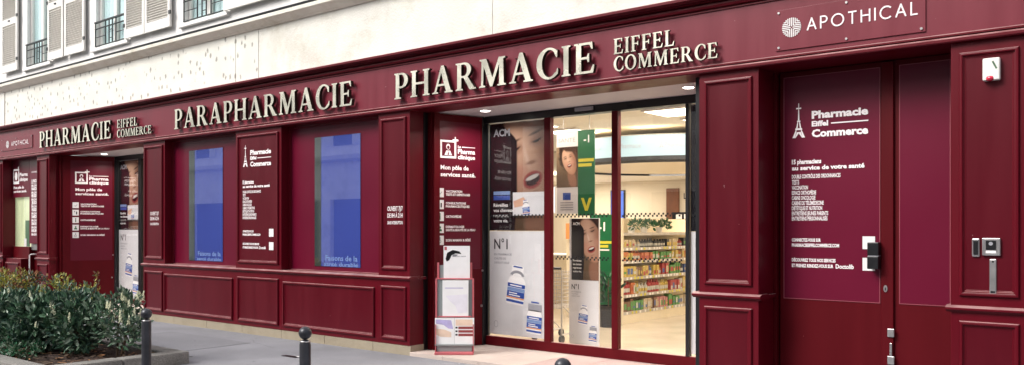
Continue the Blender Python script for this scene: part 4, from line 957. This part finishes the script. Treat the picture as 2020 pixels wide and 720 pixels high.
# hanging banner, totem, green end banner
t = thing('hanging_banner', 'hanging poster pair of a dark-haired woman and a green -1 panel behind the middle glass', 'banner', (-6.1, 1.6, 1.7))
Wh = FD(1.62); m = MB(); m.fbox(Wh, -6.40, -6.07, 1.725, 2.755, 0, .01, 'poster'); m.build('white_sheet', t); m = MB(); m.fbox(Wh, -6.068, -5.82, 1.70, 2.755, 0, .012, 'green'); m.build('green_sheet', t)
portrait(t, Fr((0, 1.608, 0)), -6.40, -6.07, 2.06, 2.56, nx=60, fld=-1, zoom=.95, cu=.62, cv=.52, dim=1.0)
m = MB(); m.rect(Wh, -6.30, -6.18, 1.90, 1.99, .0115, 'bluedk'); m.build('figure_print', t)
m = MB(); text(m, Wh, 'SANTÉ', -6.37, 2.62, .05, 'greygr', w=.26, c=.0115, bold=0); text(m, Wh, '-1', -5.98, 2.60, .09, 'white', c=.0135, bold=.02)
m.rect(Wh, -6.06, -5.83, 2.36, 2.40, .013, 'yell'); m.rect(Wh, -6.06, -5.86, 2.30, 2.34, .013, 'yell')
for i in range(4): m.rect(Wh, -6.34, -6.14, 1.86-i*.03, 1.872-i*.03, .0115, 'greygr')
m.poly(Wh, [(-6.02, 1.92), (-5.98, 1.92), (-5.94, 1.82), (-5.90, 1.92), (-5.86, 1.92), (-5.92, 1.76), (-5.96, 1.76)], .013, 'yell'); m.build('lettering', t)
m = MB(); m.tube([(-6.3, 1.62, 2.75), (-6.3, 1.62, 2.98)], .004, 'steel'); m.tube([(-5.9, 1.62, 2.75), (-5.9, 1.62, 2.98)], .004, 'steel'); m.build('hanging_wire', t)
t = thing('totem_poster', 'freestanding totem with laughing woman above white bottle poster behind the middle glass', 'totem', (-5.9, 1.5, .05))
Wt = FD(1.52); m = MB(); m.fbox(Wt, -6.14, -5.70, .05, 1.665, -.03, -.004, 'poster'); m.build('board', t, bevel=.003)
X = portrait(t, Wt, -6.105, -5.70, .90, 1.66, zoom=.72, cu=.74, cv=.5, dim=.8, fld=.46); m = MB(); text(m, Wt, 'ACM', -6.08, 1.58, .035, 'white', w=.10, c=.006)
for i in range(4): text(m, Wt, ('Réveillez', 'vos cheveux', 'reprenez', 'votre vie.')[i], -6.08, 1.13-i*.045, .024, 'white', w=.13, c=.006)
m.build('lettering', t); lower_poster(t, Wt, -6.14, -5.70, .12, .895)
t = thing('green_banner', 'tall green -1 banner beside the cream shelving unit', 'banner', (-7.2, 4.0, .05))
Wg = FD(3.98); m = MB(); m.fbox(Wg, -7.46, -7.0, .12, 1.75, 0, .02, 'green'); m.build('sheet', t); m = MB(); m.fbox(Wg, -7.5, -6.98, .05, .11, -.1, .12, 'steel'); m.build('base', t)
m = MB(); text(m, Wg, '-1', -7.30, 1.50, .13, 'white', c=.022, bold=.03); m.rect(Wg, -7.44, -7.06, 1.30, 1.34, .022, 'yell'); m.rect(Wg, -7.44, -7.12, 1.24, 1.28, .022, 'yell'); m.rect(Wg, -7.42, -7.1, 1.19, 1.215, .022, 'white'); m.rect(Wg, -7.44, -7.15, .74, .76, .022, 'yell')
m.poly(Wg, [(-7.44, .70), (-7.38, .68), (-7.28, .45), (-7.33, .45)], .022, 'yell'); m.build('lettering', t)
# small red/orange gondola heads near the banner
t = thing('display_stand', 'low cream display stand with sale packets behind the middle glass', 'display stand', (-7.9, 4.7, 0)); m = MB(); m.box(-8.3, -7.7, 4.5, 5.0, .05, 1.35, 'cream'); m.build('body', t, bevel=.01)
m = MB(); m.box(-8.25, -7.75, 4.42, 4.5, 1.36, 1.62, 'orange'); m.build('header', t)
# shopping trolley
t = thing('shopping_trolley', 'grey wire shopping trolley behind the middle glass pane, left of the totem', 'trolley', (-6.55, 1.95, .05))
x0, x1, y0, y1 = -6.86, -6.42, 1.75, 2.35
m = MB()
for z in [.50+.05*i for i in range(10)]:
    m.tube([(x0, y0, z), (x1, y0, z), (x1, y1, z), (x0, y1, z), (x0, y0, z)], .004, 'steel', 5)
for i in range(12):
    x = x0+(x1-x0)*i/11; m.tube([(x, y0, .5), (x, y0, .98)], .003, 'steel', 4); m.tube([(x, y1, .5), (x, y1, .98)], .003, 'steel', 4); m.tube([(x, y0, .5), (x, y1, .5)], .003, 'steel', 4)
for i in range(12):
    y = y0+(y1-y0)*i/11; m.tube([(x0, y, .5), (x0, y, .98)], .003, 'steel', 4); m.tube([(x1, y, .5), (x1, y, .98)], .003, 'steel', 4)
m.build('basket', t)
m = MB(); 
for x in (x0, x1): m.tube([(x, y0, 1.0), (x, y0, .55), (x, y1-.1, .22), (x, y1, .15)], .012, 'steel'); m.tube([(x, y0, .16), (x, y1, .16)], .012, 'steel'); m.tube([(x, y0, .16), (x, y0, .55)], .012, 'steel')
m.build('chassis', t); m = MB(); m.tube([(x0, y0-.02, 1.02), (x1, y0-.02, 1.02)], .018, 'black'); m.build('handle', t)
for x in (x0, x1):
    for y in (y0, y1):
        m = MB(); m.tube([(x-.015, y, .105), (x+.015, y, .105)], .05, 'black', 16); m.build('wheel', t)

# ------------------------------------------------------------------ leaflet stand
t = thing('leaflet_stand', 'red-framed leaflet stand with white leaflets beside the wide entrance', 'stand', (-6.9, .26, .045))
ST = Fr((-6.90, .24, 0), (.775, .632, 0))
m = MB()
for a in (-.225, .215): m.fbox(ST, a-.011, a+.011, .055, 1.12 if False else .94, -.06, -.03, 'redac')
for a in (-.205, .19): m.fbox(ST, a-.012, a+.012, .94, 1.13, -.10, -.075, 'redac')
m.fbox(ST, -.22, .21, .93, .945, -.10, -.03, 'redac'); m.fbox(ST, -.236, .226, .048, .075, -.17, .10, 'redac'); m.fbox(ST, -.20, .195, .48, .495, -.06, .0, 'redac'); m.build('red_frame', t, bevel=.003)
m = MB(); m.fbox(ST, -.212, .202, .078, .93, -.055, -.045, 'plexi'); m.fbox(ST, -.19, .175, .945, 1.10, -.095, -.088, 'plexi'); m.fbox(ST, -.212, .202, .078, .150, .02, .03, 'plexi'); m.fbox(ST, -.235, .23, .15, .165, -.04, .05, 'plexi'); m.build('acrylic_back', t)
m = MB(); m.fbox(ST, -.232, -.222, .055, .40, -.05, .05, 'redac'); m.fbox(ST, .215, .225, .055, .40, -.05, .05, 'redac'); m.fbox(ST, -.222, .215, .055, .078, .01, .05, 'redac'); m.build('front_tray', t)
def leaflet(a0, a1, b0, b1, c, lab, art):
    L_ = thing('leaflet', lab, 'leaflet', tuple(ST.p((a0+a1)/2, b0, c)))
    m = MB(); m.fbox(ST, a0, a1, b0, b1, c, c+.018, 'paper'); m.build('sheets', L_)
    m = MB(); art(m, c+.0195, a0, a1, b0, b1); m.build('print', L_)
def art1(m, c, a0, a1, b0, b1):
    w_, h = a1-a0, b1-b0; P_ = lambda pts: [(a0+x*w_, b0+y*h) for x, y in pts]
    m.poly(ST, P_([(.08, .62), (.14, .80), (.35, .88), (.60, .84), (.68, .76), (.45, .78), (.30, .72), (.22, .58), (.12, .54)]), c, 'blackm'); m.poly(ST, P_([(.35, .76), (.55, .74), (.45, .68), (.34, .68)]), c+.0005, 'greygr'); m.rect(ST, a0+.01, a0+.04, b1-.05, b1-.01, c, 'redac'); text(m, ST, 'votre santé', a0+.45*w_, b0+.68*h, .014, 'greygr', w=.4*w_, c=c)
def art2(m, c, a0, a1, b0, b1):
    w_, h = a1-a0, b1-b0; P_ = lambda pts: [(a0+x*w_, b0+y*h) for x, y in pts]
    m.poly(ST, P_([(.12, .58), (.95, .62), (.95, .12), (.60, .10), (.50, .30), (.30, .42)]), c, nmat('faint_lilac', (.86, .84, .92), .4, var=.06, vscale=9)); m.rect(ST, a0+.1*w_, a0+.8*w_, b0+.78*h, b0+.80*h, c, 'lilac')
def art3(m, c, a0, a1, b0, b1):
    w_, h = a1-a0, b1-b0; P_ = lambda pts: [(a0+x*w_, b0+y*h) for x, y in pts]
    m.poly(ST, P_([(.05, .95), (.85, .92), (.95, .60), (.70, .62), (.45, .75), (.05, .80)]), c, 'lilac'); m.poly(ST, P_([(.05, .62), (.5, .58), (.85, .48), (.85, .30), (.3, .32), (.05, .4)]), c, 'peach')
def art4(m, c, a0, a1, b0, b1):
    w_, h = a1-a0, b1-b0
    m.rect(ST, a0+.06*w_, a0+.92*w_, b0+.72*h, b0+.95*h, c, 'peach')
    for i in range(3): m.rect(ST, a0+.05*w_, a0+.16*w_, b0+(.62-i*.13)*h, b0+(.68-i*.13)*h, c, 'black'); m.rect(ST, a0+.2*w_, a0+.93*w_, b0+(.60-i*.13)*h, b0+(.69-i*.13)*h, c, 'lip')
leaflet(-.14, .175, .925, 1.33, -.075, 'white leaflets with a dark eye picture on the top tier of the stand', art1)
leaflet(-.15, .16, .485, .92, -.03, 'plain pale leaflets on the middle tier of the stand', art2)
leaflet(-.235, -.008, .15, .475, .012, 'lilac and peach leaflets at the left of the bottom tier of the stand', art3)
leaflet(-.004, .230, .15, .475, .012, 'red striped leaflets at the right of the bottom tier of the stand', art4)

# ------------------------------------------------------------------ fixtures on the front
t = thing('alarm_box', 'cream alarm siren box with red lens high on the right pilaster', 'alarm box', (-1.2, 0, 2.63))
m = MB(); m.fbox(W0, -1.264, -1.150, 2.640, 2.805, .0, .055, 'shut'); m.build('housing', t, bevel=.008)
m = MB(); m.ell(W0, -1.215, 2.650, .026, .020, .0, 'redlens'); q = W0.p(-1.215, 2.655, .045); m.lathe((q.x, q.y, q.z-.022), [(0, 0), (.024, .006), (.028, .02), (.024, .034), (0, .04)], 'redlens', 16); m.build('red_lens', t, smooth=True)
m = MB(); stroke(m, W0, [(-1.195, 2.775), (-1.172, 2.725)], .012, .0555, 'leafm', .001); m.build('emblem', t)
t = thing('intercom', 'square steel intercom with camera lens on the right pilaster', 'intercom', (-1.21, 0, 1.34))
m = MB(); m.fbox(W0, -1.272, -1.150, 1.340, 1.472, .0, .028, 'steel'); m.build('plate', t, bevel=.006); m = MB(); m.fbox(W0, -1.245, -1.178, 1.385, 1.452, .028, .034, 'black'); m.ell(W0, -1.212, 1.43, .014, .014, .0355, 'greygr'); m.fbox(W0, -1.245, -1.178, 1.358, 1.378, .028, .031, 'white'); m.build('camera_window', t)
t = thing('card_reader', 'slim black card reader with steel rim left of the intercom', 'card reader', (-1.31, 0, 1.33))
m = MB(); m.fbox(W0, -1.342, -1.288, 1.328, 1.470, .0, .020, 'steel'); m.build('rim', t, bevel=.012); m = MB(); m.fbox(W0, -1.331, -1.299, 1.345, 1.453, .0201, .026, 'black'); m.build('reader_face', t, bevel=.004)
t = thing('door_closer_plate', 'vertical steel strip hanging below the intercom', 'plate', (-1.2, 0, 1.04))
m = MB(); m.fbox(W0, -1.225, -1.178, 1.045, 1.315, .0, .014, 'steel'); m.build('strip', t, bevel=.006); m = MB(); m.ell(W0, -1.201, 1.295, .007, .007, .0155, 'black', 12); m.fbox(W0, -1.216, -1.188, 1.062, 1.076, .014, .0165, 'black'); m.build('screw', t)
t = thing('key_safe', 'black key safe box on the plum door beside the white square stickers', 'key box', (-2.13, .38, 1.2))
m = MB(); m.fbox(FD(.385), -2.19, -2.098, 1.315, 1.425, .028, .105, 'black'); m.fbox(FD(.385), -2.19, -2.098, 1.200, 1.308, .028, .110, 'black'); m.build('box', t, bevel=.006); m = MB(); m.fbox(FD(.385), -2.186, -2.10, 1.308, 1.315, .03, .10, 'greygr'); m.build('seam', t)
t = thing('intercom', 'grey wall box under the narrow strip of opening hours at the far left', 'box', (-18.7, .19, 1.1)); m = MB(); m.fbox(FD(.29), -18.88, -18.46, 1.085, 1.215, 0, .06, 'steel'); m.build('housing', t, bevel=.01)
t = thing('grab_rail', 'white upright grab rail standing left of the left entrance', 'rail', (-18.02, -.1, 0))
m = MB(); m.tube([(-18.05, -.12, 0), (-18.05, -.12, 1.0), (-18.03, -.10, 1.02), (-18.0, -.01, 1.02)], .014, 'white', 10); m.build('rail', t, smooth=True); m = MB(); m.lathe((-18.05, -.12, 0), [(0, .01), (.05, .01), (.05, 0)], 'steel', 16); m.build('foot', t)

# ------------------------------------------------------------------ bollards
def bollard(x, y, ztop, lab):
    t = thing('bollard', lab, 'bollard', (x, y, 0), 'black ball-topped bollards along the pavement edge')
    r = .046; zb = ztop-2*r
    m = MB(); m.lathe((x, y, 0), [(.055, 0), (.055, .03), (.040, .04), (.040, zb-.035), (.036, zb-.022), (.034, zb-.012), (.022, zb-.002), (0, zb)], 'iron', 32); m.build('post', t, smooth=True).modifiers.new('e', 'EDGE_SPLIT')
    m = MB(); m.lathe((x, y, ztop-r), [(r*sin(pi*i/16)+1e-5, -r*cos(pi*i/16)) for i in range(17)], 'iron', 32); m.build('ball', t, smooth=True)
    m = MB(); m.lathe((x, y, zb-.018), [(.034, 0), (.041, .004), (.034, .010)], 'steel', 32); m.build('collar', t, smooth=True)
bollard(-7.08, -3.48, .851, 'black ball-topped bollard in front of the planter corner')
bollard(-4.913, -3.455, .851, 'black ball-topped bollard in front of the right blue screen bay')
bollard(-2.656, -3.487, .851, 'black ball-topped bollard with only its ball showing before the wide entrance')

# ------------------------------------------------------------------ planter and shrubs
t = thing('planter', 'rough grey granite kerbed planter at the left of the pavement', 'planter', (-12, -2.8, 0))
PX0, PX1, PY0, PY1 = -16.0, -8.96, -3.62, -1.98
m = MB()
x = PX1-.2
while x > PX0: m.box(max(x-1.0, PX0)+.003, x-.003, PY1-.20, PY1, -.1, .14, 'planterst'); m.box(max(x-1.0, PX0)+.003, x-.003, PY0, PY0+.2, -.1, .14, 'planterst'); x -= 1.0
m.box(PX1-.2+.0, PX1, PY0, -2.75, -.1, .142, 'planterst'); m.box(PX1-.2, PX1, -2.744, PY1, -.1, .14, 'planterst')
m.build('kerb_stone', t, bevel=.018)
m = MB(); nx, ny = 60, 16; vs = []
for j in range(ny+1):
    for i in range(nx+1): vs.append((PX0+(PX1-.2-PX0)*i/nx, PY0+.2+(PY1-PY0-.4)*j/ny, .075+random.uniform(-.01, .02)+.02*sin(i*.7)*sin(j*.9)))
m.add(vs, [(j*(nx+1)+i, j*(nx+1)+i+1, (j+1)*(nx+1)+i+1, (j+1)*(nx+1)+i) for j in range(ny) for i in range(nx)], 'soil'); m.build('soil', t)
m = MB()
for _ in range(900):
    x = random.uniform(-13, PX1-.22); y = random.uniform(PY0+.22, PY1-.22); q = Vector((x, y, .10+random.uniform(-.005, .02))); a = random.uniform(0, pi); l = random.uniform(.015, .05); wv = random.uniform(.006, .015)
    d = Vector((cos(a), sin(a), random.uniform(-.3, .3)))*l; e_ = Vector((-sin(a), cos(a), random.uniform(-.3, .3)))*wv
    m.add([q-d-e_, q+d-e_, q+d+e_, q-d+e_], [(0, 1, 2, 3)], random.choice(['bark', 'soil', 'leafr', 'bark']))
m.build('bark_chips', kind='stuff', label='brown bark chips and dead leaves scattered on the planter soil', category='bark chips')

def spike(m, q, h):
    d = Vector((random.gauss(0, .12), random.gauss(0, .12), 1)).normalized()
    for i in range(16):
        f_ = i/15; r = .017*(1-f_*.8)
        for _ in range(2):
            a = random.uniform(0, 2*pi); c = q+d*h*f_+Vector((cos(a), sin(a), 0))*r; s_ = .008
            m.add([c+Vector((s_, 0, 0)), c+Vector((0, s_, 0)), c+Vector((-s_, 0, 0)), c+Vector((0, -s_, 0)), c+Vector((0, 0, s_*1.6)), c+Vector((0, 0, -s_))], [(0, 1, 4), (1, 2, 4), (2, 3, 4), (3, 0, 4), (1, 0, 5), (2, 1, 5), (3, 2, 5), (0, 3, 5)], 'flower')
def shrub(lab, base, lobes, mats, size, dens, flowers=0, name='shrub', up=.3):
    t = thing(name, lab, 'shrub', base); m = MB(); st = MB(); fl = MB()
    for (dx, dy, z, rx, ry, rz) in lobes:
        c = (base[0]+dx, base[1]+dy, z); leafset(m, c, (rx, ry, rz), int(dens*rx*ry*rz*1000), size, mats, up)
        # looser sprigs give an uneven outline
        for _ in range(int(9*rx/.3)):
            a = random.uniform(0, 2*pi); e = random.uniform(.0, 1.2); rr = random.uniform(.92, 1.22)
            q = Vector((c[0]+rx*cos(a)*cos(e)*rr, c[1]+ry*sin(a)*cos(e)*rr, c[2]+rz*sin(e)*rr)); leafset(m, q, (.035, .035, .06), 16, size*.9, mats, 1.0)
            st.tube([Vector(c), q], [.006, .002], 'bark', 5)
        st.tube([(base[0]+dx*.4, base[1]+dy*.4, .08), c], [.014, .007], 'bark', 6)
    for _ in range(flowers):
        (dx, dy, z, rx, ry, rz) = random.choice(lobes); a = random.uniform(0, 2*pi); e = random.uniform(-.1, 1.4)
        q = Vector((base[0]+dx+rx*cos(a)*cos(e)*1.0, base[1]+dy+ry*sin(a)*cos(e)*1.0, z+rz*sin(e)*.98)); spike(fl, q, random.uniform(.07, .12))
    m.build('foliage', t); st.build('stem', t)
    if flowers: fl.build('flower_spike', t)
    return t
GR = ['leafd', 'leafd', 'leafm', 'leafm', 'leafl']
shrub('large dark green shrub with cream flower spikes at the left end of the planter', (-11.1, -2.85, .1), [(-.9, .05, .36, .55, .45, .29), (-.25, -.1, .41, .52, .42, .34), (.35, 0, .40, .42, .38, .32), (-.5, -.3, .28, .6, .3, .22), (.3, -.25, .25, .35, .25, .16)], GR, .090, 30, 34)
shrub('dark green flowering shrub in the middle of the planter', (-10.25, -2.65, .1), [(0, 0, .46, .34, .34, .33), (.25, -.1, .34, .25, .25, .22)], GR, .085, 28, 12)
shrub('loose variegated flowering shrub by the corner of the planter', (-9.62, -2.5, .1), [(0, .02, .50, .32, .30, .26), (.28, -.02, .38, .20, .20, .18), (.14, .1, .64, .14, .14, .16)], ['leafd', 'leafm', 'leafm', 'leafl', 'leafl'], .075, 24, 20)
shrub('yellow green shrub behind the large dark shrub', (-13.1, -2.45, .1), [(-.5, 0, .58, .62, .35, .38), (.25, .05, .63, .45, .3, .32), (-1.1, 0, .5, .5, .3, .3)], ['leafy', 'leafy', 'leafl', 'leafr'], .06, 26)
shrub('yellow green shrub at the rear middle of the planter', (-11.6, -2.28, .1), [(0, 0, .62, .35, .22, .26), (.5, 0, .58, .26, .2, .24)], ['leafy', 'leafy', 'leafl', 'leafm'], .055, 26)
shrub('slender upright sprig with rusty leaves rising above the planter', (-10.75, -2.2, .1), [(0, 0, .78+.09*0, .035, .035, .2), (.01, 0, .55, .07, .07, .12)], ['leafr', 'leafl', 'leafy'], .045, 150, 0, 'sapling', 1)
shrub('low bright green ground shrub at the front of the planter', (-10.4, -3.25, .1), [(0, 0, .16, .35, .18, .09), (-.6, 0, .15, .3, .15, .08)], ['leafm', 'green', 'leafl'], .05, 60, 0)
shrub('small dark shrub with reddish tips rising at the rear left of the planter', (-12.6, -2.2, .1), [(0, 0, .78, .16, .16, .13), (.05, 0, .5, .15, .15, .2)], ['leafd', 'leafm', 'leafr'], .05, 60, 3)

# ------------------------------------------------------------------ the other side of the street (seen only as reflections)
ob = thing('apartment_building', 'pale stone apartment building across the street, behind the viewer, mirrored in the shop glass', 'building', (-15, -16, 0))
m = MB(); m.box(-45, 20, -18, -16, 2.75, 9.6, 'oppw'); m.prof(-45, 20, [(-16, 4.3), (-15.6, 4.38), (-15.55, 4.55), (-16, 4.6)], 'oppw'); m.prof(-45, 20, [(-16, 6.6), (-15.8, 6.65), (-15.75, 6.8), (-16, 6.85)], 'oppw'); m.build('wall', ob)
m = MB(); m.box(-45, 20, -17.9, -16.05, 0, 2.75, 'oppd'); m.build('shop_fronts', ob)
m = MB()
for i in range(18):
    x = -44+i*3.6; m.box(x, x+.7, -16.05, -15.85, 0, 2.75, 'oppw')
m.build('stone_pier', ob)
for i in range(18):
    for z in (5.0, 7.6):
        m = MB(); x = -43.2+i*3.6; m.box(x, x+1.2, -16.0, -15.97, z, z+1.9, 'oppg'); wo = m.build('window', ob)
        m = MB(); m.box(x-.55, x-.02, -15.97, -15.93, z, z+1.9, 'shut'); m.box(x+1.22, x+1.75, -15.97, -15.93, z, z+1.9, 'shut'); m.build('shutter', wo)
